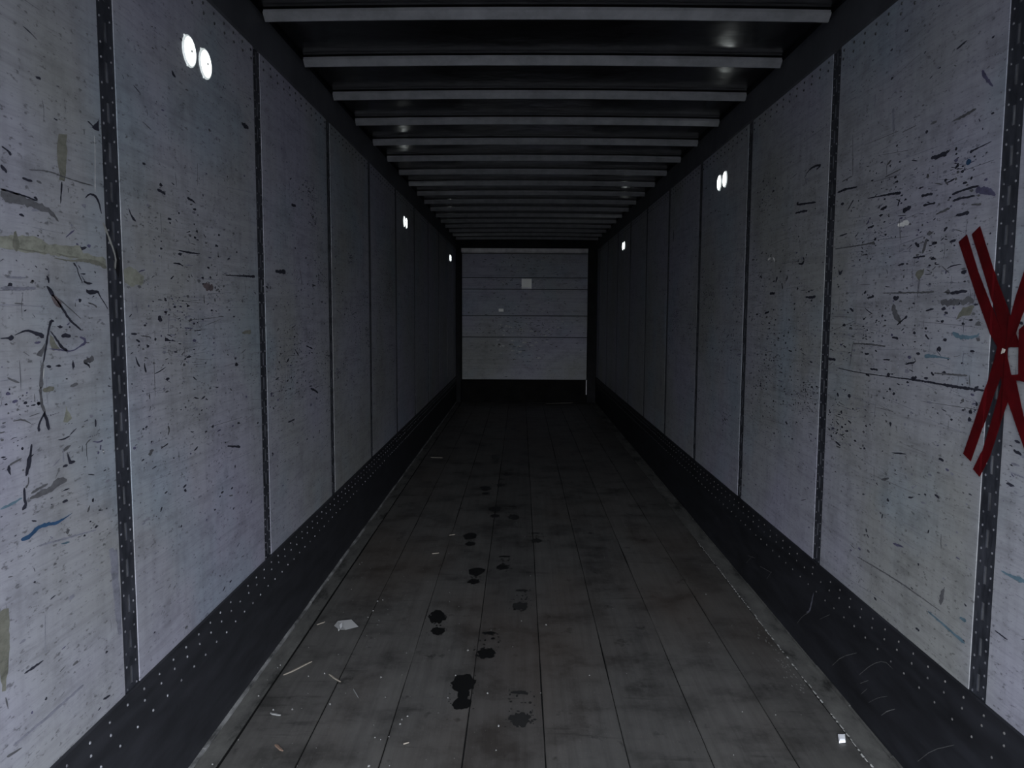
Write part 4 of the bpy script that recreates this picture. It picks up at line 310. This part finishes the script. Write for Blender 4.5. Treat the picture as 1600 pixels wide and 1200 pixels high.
def build_wall(side):
    left = side == 'left'
    X = -XL if left else XR; nx = 1 if left else -1      # nx points into the trailer
    o = -nx
    mb = MB(); xs = sorted((X+o*.022, X+o*.06)); mb.box(xs[0], xs[1], REAR, FRONT+.05, 0.0, ROOF)
    wall = mark(mb.build('wall_'+side, MAT_BACK), 'structure', f'scuffed white sheet lined {side} side wall of the trailer')
    mat = MAT_PANEL if left else MAT_PANEL_R
    rnd = random.Random(11 if left else 23)
    ks = list(range(-2, 10)); edges = [J0+PITCH*k for k in ks]
    spans = [(REAR, edges[0]-JW/2)] + [(edges[i]+JW/2, edges[i+1]-JW/2) for i in range(len(edges)-1)] + [(edges[-1]+JW/2, FRONT-.01)]
    hand = T['LM' if left else 'RM']; handp = T['LP' if left else 'RP']
    for (y0, y1) in spans:
        if y1-y0 < .05: continue
        z0, z1 = SC_TOP-.03, RAIL_Z+.03
        mb = MB()
        ch = .0012 if y0 < 5.5 else .0003
        a = outline(y0, y1, z0, z1, .014); c = outline(y0+ch, y1-ch, z0+ch, z1-ch, .014-ch)
        mb.rings([[(X+o*.020, *p) for p in a], [(X+o*ch*.5, *p) for p in a], [(X, *p) for p in c]])
        pn = mb.build('wall_panel', mat, wall)
        # rivets: two staggered rows under the top rail
        if y1 > 1.2:
            mb = MB(); y = y0+.045; i = 0
            while y < y1-.02:
                mb.dome((X, y, RAIL_Z-.022), (nx, 0, 0), .0062, .004); mb.dome((X, y+.004, RAIL_Z-.056), (nx, 0, 0), .0062, .004)
                y += .0965
            mark(mb.build('rivet', MAT_RIVET_D, pn, fixn=False), 'stuff')
        if y1 < 1.2: continue
        mb = MB()
        cnt = 1350 if y0 < 4 else 1200 if y0 < 6.5 else 620 if y0 < 9 else 200
        if y0 < 1.5: cnt = 420 if left else 620
        elif y0 < 2.5 and left: cnt = 760
        random_marks(mb, y0, y1, X, nx, cnt, rnd, 1)
        for cname, ps in handp:
            cy = sum(p[0] for p in ps)/len(ps)
            if y0 <= cy <= y1:
                q = []
                for i in range(len(ps)):             # ragged torn outline
                    a_, c_ = ps[i], ps[(i+1) % len(ps)]; n_ = max(1, min(9, int(math.dist(a_, c_)/.012)))
                    for j in range(n_):
                        q.append((a_[0]+(c_[0]-a_[0])*j/n_+rnd.gauss(0, .0018), a_[1]+(c_[1]-a_[1])*j/n_+rnd.gauss(0, .0018)))
                mb.face([(X+nx*.0007, min(max(p[0], y0+.002), y1-.002), p[1]) for p in q], COL[cname])
        for cname, ps in hand:
            cy = sum(p[0] for p in ps)/len(ps)
            if y0 <= cy <= y1:
                ribbon(mb, [(min(max(p[0], y0+.003), y1-.003), p[1], p[2]*1.45) for p in ps], COL[cname], X, nx, .0011, rnd)
        mark(mb.build('scuff_mark', MAT_MARK, pn, fixn=False), 'stuff')
    # slotted joint strips, recessed between the panels
    zs0, zs1 = SC_TOP-.02, RAIL_Z+.02
    
    for k, yc in zip(ks, edges):
        xf, xb = (X+o*.0020, X+o*.0048) if k < 3 else (X+o*.0007, X+o*.0048)
        mb = MB()
        n = int((zs1-zs0)/.107); zz = [zs0]
        for i in range(n):
            zc = zs0+.06+i*.107
            if zc+.03 < zs1: zz += [zc-.027, zc+.027]
        zz.append(zs1)
        yy = [yc-JW/2-.004, yc-.0065, yc+.0065, yc+JW/2+.004]
        hole = yc > 1.5
        for i in range(len(zz)-1):
            for j in range(3):
                if j == 1 and i % 2 == 1 and hole:
                    ya, yb, za, zb = yy[1], yy[2], zz[i], zz[i+1]
                    for q in (((xf, ya, za), (xb, ya, za), (xb, ya, zb), (xf, ya, zb)), ((xf, yb, za), (xf, yb, zb), (xb, yb, zb), (xb, yb, za)),
                              ((xf, ya, za), (xf, yb, za), (xb, yb, za), (xb, ya, za)), ((xf, ya, zb), (xb, ya, zb), (xb, yb, zb), (xf, yb, zb))): mb.face(q)
                    continue
                q = [(xf, yy[j], zz[i]), (xf, yy[j+1], zz[i]), (xf, yy[j+1], zz[i+1]), (xf, yy[j], zz[i+1])]
                mb.face(q if left else q[::-1])
        stp = mb.build('joint_strip', MAT_STRIP, wall, fixn=False)
        if hole:
            a_, c_ = sorted((X+o*.0048, X+o*.018)); mb = MB(); mb.box(a_, c_, yc-.014, yc+.014, zs0+.01, zs1-.01); mb.build('slot_backing', MAT_SLOT, stp)
        if hole and k < 6:
            mb = MB()
            for i in range(n):
                zc = zs0+.06+i*.107
                for dy in (-.026, .026):
                    for dz in (-.034, .0, .034):
                        if dz == 0 and rnd.random() < .5: continue
                        mb.dome((xf, yc+dy, zc+dz), (nx, 0, 0), .0042, .0028)
            mark(mb.build('rivet', MAT_RIVET_S, stp, fixn=False), 'stuff')
        if left and k == 0:
            mb = MB()
            ribbon(mb, [(p[0], p[1], .010) for p in T['STRAP']], (.30, .30, .28), xf, nx, .004, rnd)
            blob(mb, 2.165, 1.70, .014, .045, (.01, .01, .012), xf, nx, .003, rnd)
            mark(mb.build('tape_scrap', MAT_MARK, stp, fixn=False), label='torn pale tape scrap across dark joint strip')
    # scuff plate along the floor
    mb = MB(); t = nx*.007
    prof = [(X+o*.001, .002), (X+t, .002), (X+t, SC_TOP-.004), (X+t*.5, SC_TOP), (X+o*.001, SC_TOP)]
    mb.rings([[(x, yv, z) for x, z in prof] for yv in (REAR, FRONT)])
    base = mark(mb.build('baseboard_'+side, MAT_SCUFF if left else MAT_SCUFF_R), 'structure', f'black riveted scuff plate along the foot of the {side} wall')
    mb = MB(); y = 1.7+.016
    while y < FRONT-.1:
        for dz, dy in ((.030, 0), (.066, .004), (.125, .05)):
            if rnd.random() < .97: mb.dome((X+t, y+dy+rnd.gauss(0, .002), SC_TOP-dz+rnd.gauss(0, .0015)), (nx, 0, 0), .0047, .0034)
        y += .0985
    mark(mb.build('rivet', MAT_RIVET if left else MAT_RIVET_R, base, fixn=False), 'stuff')
    mb = MB(); y = 1.2
    while y < FRONT-.05:                                   # dented bright edge where the plate meets the boards
        y2 = min(FRONT-.05, y+.35); w = .011 if left else .006
        a, b2 = sorted((X+t, X+t+nx*(w+rnd.uniform(-.002, .003)))); mb.box(a, b2, y, y2, .001, .009+rnd.uniform(-.002, .003)); y = y2
    mb.build('plate_edge', MAT_LIP if left else MAT_EDGEB, base)
    if not left:
        mb = MB(); colr = {'white': (.12, .12, .15), 'faint': (.13, .13, .13)}
        for cname, ps in T['SR']: ribbon(mb, [(p[0], p[1], p[2]*.8) for p in ps], colr[cname], X+t, nx, .0006, rnd)
        mark(mb.build('scratch', MAT_MARK, base, fixn=False), 'stuff')
    else:
        mb = MB()
        for _ in range(70):
            y = rnd.uniform(1.8, 6); z = rnd.uniform(.05, .3); a = rnd.choice((.9, 1.2)); L = rnd.uniform(.02, .07)
            ribbon(mb, [(y, z, .0008), (y+L*cos(a), z+L*sin(a), .0010)], (.06, .06, .065), X+t, nx, .0006, rnd)
        mark(mb.build('scratch', MAT_MARK, base, fixn=False), 'stuff')
    # top rail
    mb = MB(); t = nx*.016
    prof = [(X+o*.02, RAIL_Z), (X+t, RAIL_Z), (X+t, ROOF-.030), (X+t*.2, ROOF-.026), (X+t*.2, ROOF+.024), (X+o*.021, ROOF+.024)]
    mb.rings([[(x, yv, z) for x, z in prof] for yv in (REAR, FRONT)])
    mark(mb.build('trim_'+('1' if left else '2'), MAT_RAIL), 'structure', f'dark steel top rail between {side} wall and roof')
    return wall
wall_left = build_wall('left'); wall_right = build_wall('right')

# ------------------------------------------------------------------ front end wall
mb = MB(); mb.box(-XL-.06, XR+.06, FRONT+.05, FRONT+.10, 0, ROOF+.03)
wf = mark(mb.build('wall_front', MAT_POST), 'structure', 'pale boarded front end wall at the far end of the trailer')
rnd = random.Random(5)
zs = [.394, 1.1469, 1.5233, 1.987, 2.187, 2.605]
for i in range(5):
    z0, z1 = zs[i]+.005, zs[i+1]-.005
    if i == 3: z0 += -.001; z1 += .001
    mb = MB()
    a = [(-1.03, z0), (1.172, z0), (1.172, z1), (-1.03, z1)]; c = [(-1.026, z0+.003), (1.168, z0+.003), (1.168, z1-.003), (-1.026, z1-.003)]
    mb.rings([[(x, FRONT+.05, z) for x, z in a], [(x, FRONT+.004, z) for x, z in a], [(x, FRONT, z) for x, z in c]])
    pn = mb.build('wall_panel', MAT_END, wf)
    mb = MB()
    def er(p, col, lay=.0010):
        # streak on the end wall: map (x, z) through a wall-like ribbon and swap axes
        t = MB(); ribbon(t, p, col, 0, 1, 0, rnd)
        for f in t.f: mb.face([(t.v[q][1], FRONT-lay, t.v[q][2]) for q in f], col)
    for _ in range(300 if i in (1, 2) else 170 if i == 0 else 60):
        x = rnd.gauss(.12, .42); z = rnd.gauss(1.25, .33) if i < 3 else rnd.uniform(z0, z1)
        if not (-1 < x < 1.12 and z0+.02 < z < z1-.02): continue
        L = rnd.uniform(.01, .06); q = rnd.random()
        col = (.06, .06, .065) if q < .6 else (.14, .14, .14) if q < .8 else (.48, .48, .48)
        er([(x, z, .004), (x+L*.5, z+rnd.gauss(0, .008), .011), (x+L, z+rnd.gauss(0, .01), .004)], col)
    if i == 1 or i == 0:
        for _ in range(34):
            x = rnd.gauss(-.28, .13) if rnd.random() < .5 else rnd.gauss(.3, .16); z = rnd.gauss(1.12, .15)
            if z0+.02 < z < z1-.02:
                L = rnd.uniform(.03, .10); er([(x, z, .01), (x+L*.5, z, .03), (x+L, z, .012)], (.50, .50, .50), .0008)
    mark(mb.build('scuff_mark', MAT_MARK, pn, fixn=False), 'stuff')
    if i == 3:
        mb = MB(); mb.box(.014, .190, FRONT-.012, FRONT, 1.990, 2.170); q = mb.build('placard', MAT_PLATE, pn); mark(q, label='small square pale plate')
        mb = MB(); mb.box(.02, .185, FRONT-.022, FRONT-.012, 1.990, 2.02); mb.build('placard_edge', MAT_PAPER2, q)
    if i == 2:
        mb = MB(); mb.box(-.385, -.30, FRONT-.006, FRONT, 1.595, 1.645); mark(mb.build('sticker', MAT_PLATE, pn), label='small pale sticker')
mb = MB(); mb.rings([[(x, y, z) for y, z in ((FRONT+.05, 2.612), (FRONT-.02, 2.612), (FRONT-.045, 2.635), (FRONT-.045, 2.690), (FRONT+.05, 2.690))] for x in (-1.04, 1.17)])
mark(mb.build('trim_3', MAT_HEADER), 'structure', 'pale header bar over the front end wall')
mb = MB(); mb.box(-XL, XR, FRONT-.02, FRONT+.05, 2.692, ROOF)
mark(mb.build('trim_4', MAT_POST), 'structure', 'dark band between front header and roof')
for n, (x0, x1) in enumerate(((-XL+.008, -1.034), (1.176, XR-.008))):
    mb = MB(); mb.rings([[(x, y, z) for x, y in ((x0, FRONT+.05), (x0, FRONT-.06), (x1-.02*(1 if n == 0 else 0), FRONT-.06), (x1, FRONT-.03), (x1, FRONT+.05))] for z in (0, 2.69)])
    mark(mb.build(f'trim_{5+n}', MAT_POST), 'structure', f'dark corner post at the front end of the {"left" if n == 0 else "right"} wall')
mb = MB(); mb.rings([[(x, y, z) for y, z in ((FRONT+.05, 0), (FRONT-.03, 0), (FRONT-.03, .375), (FRONT-.015, .389), (FRONT+.05, .389))] for x in (-1.03, 1.17)])
bf = mark(mb.build('baseboard_front', MAT_KICK), 'structure', 'black kick plate at the foot of the front end wall')
mb = MB(); mb.box(1.158, 1.174, FRONT-.062, FRONT-.032, .14, .40); mark(mb.build('trim_7', MAT_HEADER), 'structure', 'short pale upright bar at foot of right front corner post')

# ------------------------------------------------------------------ roof
def crown(x): return .012*(1-((x-.1)/1.24)**2)
# skin sags a little between the bows; one grid for the underside, a flat lid above it
nxs, per = 10, 8
rs = random.Random(19); BAY0, BAY = 3.385-.6094*8+.03, .6094
cols = [-XL-.02+(XL+XR+.04)*i/nxs for i in range(nxs+1)]
rows = [q for q in [BAY0+BAY*i/per for i in range(30*per)] if REAR < q < FRONT+.08]; rows = [REAR]+rows+[FRONT+.1]
amp = [rs.uniform(.0012, .0042) for _ in range(40)]
mb = MB()
for y in rows:
    t = (y-BAY0)/BAY; bay = max(0, int(t)); s_ = sin(pi*(t-bay))**2
    for x in cols: mb.v.append((x, y, ROOF+crown(x)-amp[bay]*s_*(1+.5*sin(3.1*x+bay*2.3))))
nc = nxs+1
for a in range(len(rows)-1):
    for i in range(nxs):
        mb.f.append([a*nc+i, (a+1)*nc+i, (a+1)*nc+i+1, a*nc+i+1]); mb.c.append(None)
x0, x1 = cols[0], cols[-1]
mb.face([(x0, REAR, ROOF+.03), (x1, REAR, ROOF+.03), (x1, FRONT+.1, ROOF+.03), (x0, FRONT+.1, ROOF+.03)])
for x in (x0, x1): mb.face([(x, REAR, ROOF-.006), (x, FRONT+.1, ROOF-.006), (x, FRONT+.1, ROOF+.03), (x, REAR, ROOF+.03)])
for y in (REAR, FRONT+.1): mb.face([(x0, y, ROOF-.006), (x1, y, ROOF-.006), (x1, y, ROOF+.03), (x0, y, ROOF+.03)])
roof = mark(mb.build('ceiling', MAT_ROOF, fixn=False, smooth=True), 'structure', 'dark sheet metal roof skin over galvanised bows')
k = 0; bow0 = None
for kk in range(-7, 17):
    y = 3.385+.6094*kk
    if y > FRONT-.2 or y < REAR+.05: continue
    if bow0 is None:
        mb = MB()
        prof = [(.005, .046), (.005, .037), (-.003, .035), (-.003, .029), (.026, .004), (.034, .004), (.063, .029), (.063, .035), (.055, .037), (.055, .046)]   # a hat section with rolled edges
        n = 8; x0, x1 = -XL+.03, XR-.03
        secs = []
        for i in range(n+1):
            x = x0+(x1-x0)*i/n; secs.append([(x, py, 2.802+pz+crown(x)-.004) for py, pz in prof])
        mb.rings(secs)
        bow0 = mb.build('roof_bow', MAT_BOW, roof, recentre=False); b_ = bow0
    else:
        b_ = bow0.copy(); C.objects.link(b_); b_.parent = roof
    b_.location = Vector((0, y, 0))-Vector(roof['_o'])

# ------------------------------------------------------------------ floor
mb = MB(); mb.box(-XL-.06, XR+.06, REAR, FRONT+.1, -.05, -.006)
floor = mark(mb.build('floor', MAT_GAP), 'structure', 'worn dark board floor with boot prints')
cuts = [-XL]+[-1.0318, -.7686, -.4807, -.1933, .0968, .3885, .6809, .9759, 1.2275]+[XR]
rnd = random.Random(3)
for i in range(len(cuts)-1):
    x0, x1 = cuts[i], cuts[i+1]
    gap = .0017 if i else .004
    x0 += gap if i else 0; x1 -= gap if i < len(cuts)-2 else 0
    if i == 0: x1 -= .006
    dz = rnd.uniform(-.0012, .0006)
    mb = MB(); ys = [REAR]+[REAR+ (FRONT-REAR)*q/40 for q in range(1, 40)]+[FRONT]
    secs = []
    for y in ys:
        ja, jb = (rnd.gauss(0, .0011), rnd.gauss(0, .0011)); z = dz
        secs.append([(x0+ja, y, -.008), (x0+ja, y, z-.0025), (x0+ja+.002, y, z), (x1+jb-.002, y, z), (x1+jb, y, z-.0025), (x1+jb, y, -.008)])
    mb.rings(secs)
    fp = mb.build('floor_plank', MAT_EDGEB if i in (0, len(cuts)-2) else MAT_WOOD, floor)
    if i == len(cuts)-2:
        mb = MB(); y = 2.3                                # broken line of dried sealant along the last joint
        while y < 5.2:
            L = rnd.uniform(.008, .035)
            if rnd.random() < .85:
                x = 1.2285+rnd.gauss(0, .0015); w = rnd.uniform(.0018, .0042)
                mb.face([(x-w, y, .0012), (x+w, y, .0012), (x+w*rnd.random(), y+L, .0012), (x-w, y+L*rnd.uniform(.7, 1), .0012)], (.52, .52, .50))
            y += L+rnd.uniform(.003, .016)
        for _ in range(70):
            x = rnd.gauss(1.19, .018); y = rnd.uniform(3.05, 3.75); r = rnd.uniform(.001, .004)
            mb.face([(x-r, y, .0012), (x, y-r*1.5, .0012), (x+r, y, .0012), (x, y+r*3, .0012)], (.22, .22, .21))
        mark(mb.build('sealant_residue', MAT_MARK, fp, fixn=False), 'stuff')
# boot prints: sole fore part + heel part, ragged edges, tread breaks
def boot_print(heel, toe, style, seed):
    r = random.Random(seed); a = Vector(heel); d = Vector(toe)-a; L = d.length; d.normalize(); n = Vector((d.y, -d.x))
    sgn = 1 if a.x > -.15 else -1
    mb = MB()
    def poly(cu, cv, ru, rv, z, k=22, hole=.16):
        pts = []
        for i in range(k):
            t = 2*pi*i/k; e = 1+r.uniform(-hole, hole*.6)
            p = a+d*(cv+rv*sin(t)*e)+n*(cu+ru*cos(t)*e); pts.append((p.x, p.y, z))
        mb.face(pts)
    z = .0018
    W = .052
    if style == 'full':
        poly(.004*sgn, L*.72, W, L*.27, z); poly(-.002*sgn, L*.17, W*.74, L*.17, z+.0001); poly(-.004*sgn, L*.42, W*.5, L*.16, z+.0002)
    elif style == 'split':                      # heel and ball only, waist missing
        poly(.004*sgn, L*.70, W*.95, L*.25, z, hole=.2); poly(-.004*sgn, L*.17, W*.7, L*.14, z, hole=.25)
        for _ in range(6): poly(r.gauss(0, .02), L*r.uniform(.35, .5), .006, .008, z, 7, .3)
    else:                                       # broken: toe arc and ball in patches
        poly(0, L*.92, W*.7, L*.05, z, hole=.3); poly(0, L*.25, W*.8, L*.17, z, hole=.28)
        for _ in range(22): poly(r.gauss(0, .028), L*r.uniform(.02, .99), r.uniform(.003, .009), r.uniform(.004, .012), z+.0001, 7, .35)
    for _ in range(12):                         # drips round it
        poly(r.choice((-1, 1))*r.uniform(W*.8, W*1.15), L*r.uniform(0, 1), .003, .004, z, 6, .3)
    return mb
styles = dict(A='full', B='broken', C='split', D='broken', E='split', F='broken', G='broken', H='split', I='broken', J='split', K='broken', L='split', M='broken', N='broken', O='split', P='broken', Q='broken')
for i, (nm, h, t) in enumerate(T['FP']):
    st = styles[nm]
    q = boot_print(h, t, st, 40+i).build('footprint', MAT_WET if st != 'broken' or nm in 'DG' else MAT_DAMP, floor, fixn=False)
    mark(q, label='dark wet boot print' if st != 'broken' else 'faint patchy boot print')

# ------------------------------------------------------------------ wall lamps (all 2.44 m up)
def lamp(y, side, label):
    X, nx = (-XL, 1) if side == 'left' else (XR, -1)
    root = bpy.data.objects.new('wall_lamp', None); C.objects.link(root); root.location = (X, y, 2.443)
    root['_o'] = (X, y, 2.443); root.empty_display_size = .05
    mark(root, None, label, 'lamp', f'round lamps high on the {side} wall')
    k = 28
    def ring(r, h): return [(X+nx*h, y+r*cos(2*pi*i/k), 2.443+r*sin(2*pi*i/k)) for i in range(k)]
    mb = MB(); mb.rings([ring(.0525, 0), ring(.0525, .003), ring(.050, .0055), ring(.0465, .0055), ring(.046, .004)], True, False); mb.build('lamp_ring', MAT_RING, root, smooth=False)
    mb = MB(); mb.rings([ring(.046, .002), ring(.046, .0045), ring(.034, .0075), ring(.018, .009), ring(.006, .0095)]); lens = mb.build('lens', MAT_LENS, root, smooth=True)
    k = 8
    mb = MB(); mb.rings([ring(.0045, .009), ring(.0045, .0125), ring(.002, .0135)]); mb.build('centre_stud', MAT_STUD, lens)
    k = 6
    for an in (10, 130, 250):
        mb = MB(); mb.dome((X+nx*.001, y+.0545*cos(radians(an)), 2.443+.0545*sin(radians(an))), (nx, 0, 0), .004, .003)
        mb.build('mounting_screw', MAT_RING, root, fixn=False)
lamp(2.692, 'left', 'round white lamp high on left wall, largest and nearer of the first pair')
lamp(2.826, 'left', 'round white lamp high on left wall, just beyond the largest lamp')
lamp(7.538, 'left', 'thin-looking white lamp, nearer one of the middle pair on left wall')
lamp(7.676, 'left', 'thin-looking white lamp, farther one of the middle pair on left wall')
lamp(12.36, 'left', 'tiny white lamp near the front end of left wall, nearer one of two')
lamp(12.50, 'left', 'tiny white lamp closest to the front end of left wall')
lamp(5.143, 'right', 'round white lamp high on right wall, largest one there')
lamp(5.283, 'right', 'round white lamp on right wall, just beyond its largest lamp')
lamp(10.03, 'right', 'small white lamp of far pair on right wall, the nearer one')
lamp(10.17, 'right', 'small white lamp of far pair on right wall, the farther one')

# ------------------------------------------------------------------ red tape cross on the right wall
root = bpy.data.objects.new('tape_cross', None); C.objects.link(root); root.location = (XR, 2.08, 1.43); root['_o'] = (XR, 2.08, 1.43)
mark(root, None, 'dark red tape strips crossed in a star over a joint of the right wall', 'tape')
def drape(poly, lay, name, mat, parent):
    bm = bmesh.new()
    f = bm.faces.new([bm.verts.new((0, y, z)) for y, z in poly])
    for yc in (J0-JW/2, J0-JW/2+.008, J0+JW/2-.008, J0+JW/2):
        bmesh.ops.bisect_plane(bm, geom=bm.verts[:]+bm.edges[:]+bm.faces[:], plane_co=(0, yc, 0), plane_no=(0, 1, 0))
    bmesh.ops.triangulate(bm, faces=bm.faces)
    for v in bm.verts:
        inside = J0-JW/2+.004 < v.co.y < J0+JW/2-.004
        v.co.x = XR-lay-(.0 if not inside else -.0014)
    g_ = bmesh.ops.extrude_face_region(bm, geom=bm.faces[:])
    for v in [e for e in g_['geom'] if isinstance(e, bmesh.types.BMVert)]: v.co.x -= .0006
    bmesh.ops.recalc_face_normals(bm, faces=bm.faces)
    me = bpy.data.meshes.new(name); o_ = Vector(parent['_o'])
    for v in bm.verts: v.co -= o_
    bm.to_mesh(me); bm.free(); me.materials.append(mat)
    ob = bpy.data.objects.new(name, me); C.objects.link(ob); ob.parent = parent; ob['_o'] = tuple(o_); return ob
for i, s in enumerate(T['TAPE']): drape(s, .0020+.0009*i, 'tape_strip', MAT_TAPE, root)
mark(drape(T['GLUE'][0], .0115, 'torn_scrap', MAT_CREAM, root), label='cream torn scrap')

# ------------------------------------------------------------------ litter on the floor
def stick(a, b2, w, z=.0022, name='wood_splinter', mat=MAT_SPLINT, h=.0035, seed=0):
    r = random.Random(seed); a = Vector((*a, z)); b2 = Vector((*b2, z+.001)); d = (b2-a); L = d.length; d.normalize(); n = Vector((-d.y, d.x, 0))
    mb = MB(); secs = []
    for i in range(5):
        t = i/4; c = a+d*L*t+n*r.gauss(0, w*.10); ww = w*(.45, 1, .9, .8, .3)[i]*r.uniform(.85, 1.15)
        secs.append([c+n*ww/2, c+n*ww*.3+Vector((0, 0, h)), c-n*ww*.3+Vector((0, 0, h)), c-n*ww/2])
    mb.rings(secs); return mb.build(name, mat)
LB = ['long pale wood splinter lying across the boards near left edge', 'short pale wood splinter over a joint right of the long splinter', 'stubby grey wood fragment near left edge of floor',
      'small brown bark-like splinter nearest the camera at left', 'hair-thin grey splinter right of the short pale splinter', 'thin pale sliver just left of the paper scrap',
      'pale sliver far down the floor beside the left wall', 'tiny pale sliver between footprints and left wall, farther of two', 'tiny pale sliver on left boards, nearer of two midway slivers',
      'short faint sliver left of the nearest boot print']
for i, (nm, a, b2, w) in enumerate(T['ST']):
    dist = (a[1]+b2[1])/2; ww = w*dist/1200*1.1
    if nm == 'strip': continue
    s = stick(a, b2, max(.003, min(.014, ww)), mat=MAT_SPLINT2 if i == 3 else MAT_CRUMB if i in (2, 4) else MAT_SPLINT, seed=i)
    mark(s, None, LB[i], 'splinter', 'wood splinters on the floor')
s = stick((.45, 13.30), (.92, 13.44), .02, name='thin_batten', seed=33); mark(s, None, 'thin pale batten lying against the foot of the front end wall', 'batten')
mb = MB(); pp = T['PAPER']; zz = (.004, .012, .010, .003, .003, .014)
for lift in (0, .0006): mb.face([(x, y, z+lift) for (x, y), z in zip(pp, zz)])
mb.v[6:]; n = 6
for i in range(n): mb.f.append([i, (i+1) % n, n+(i+1) % n, n+i]); mb.c.append(None)
ps_ = mb.build('paper_scrap', MAT_PAPER); mark(ps_, None, 'crumpled grey-white paper scrap on the left boards', 'paper')
ce = Vector(ps_['_o'])
q = MB(); a_, b_, c_ = (pp[0][0]+.02, pp[0][1]-.012), (pp[5][0]-.004, pp[5][1]+.002), (pp[4][0]-.018, pp[4][1]+.006)
q.face([(a_[0], a_[1], .0065), (b_[0], b_[1], .005), (c_[0], c_[1], .018), (a_[0]+.02, a_[1]+.018, .020)])
q.face([(a_[0], a_[1], .0058), (b_[0], b_[1], .0043), (c_[0], c_[1], .0173), (a_[0]+.02, a_[1]+.018, .0193)])
for i in range(4): q.f.append([i, (i+1) % 4, 4+(i+1) % 4, 4+i]); q.c.append(None)
mark(q.build('folded_flap', MAT_PAPER2, ps_), label='brighter folded flap')
mb = MB(); cc = T['CHIP']; mb.rings([[(x, y, .0015) for x, y in cc], [(x, y, .010) for x, y in cc], [(x*.7+1.194*.3, y*.7+2.716*.3, .013) for x, y in cc]])
mark(mb.build('white_chip', MAT_CHIP), None, 'bright white chip on the boards near the right scuff plate', 'chip')
r = random.Random(77); mb = MB()
pts = [(x, y, r.uniform(.003, .006)) for x, y in T['SP']]
for _ in range(150):
    x = r.uniform(-1.0, 1.2) if r.random() < .4 else r.uniform(-1.1, -.3); y = 2.3+r.expovariate(.45)
    if y < 9: pts.append((x, y, r.uniform(.0012, .0028)))
for x, y, s_ in pts:
    k = 5; a0 = r.random()*6
    lo = [(x+s_*cos(a0+2*pi*i/k)*r.uniform(.6, 1.1), y+s_*sin(a0+2*pi*i/k)*r.uniform(.6, 1.1), .0012) for i in range(k)]
    mb.rings([lo, [(x+(p[0]-x)*.6, y+(p[1]-y)*.6, .0012+s_*.8) for p in lo]], False, True)
mark(mb.build('debris_crumbs', MAT_CRUMB, fixn=False), 'stuff', 'pale grit and crumbs strewn over the dark floor boards', 'debris')

for o_ in S.objects:
    if '_o' in o_: del o_['_o']
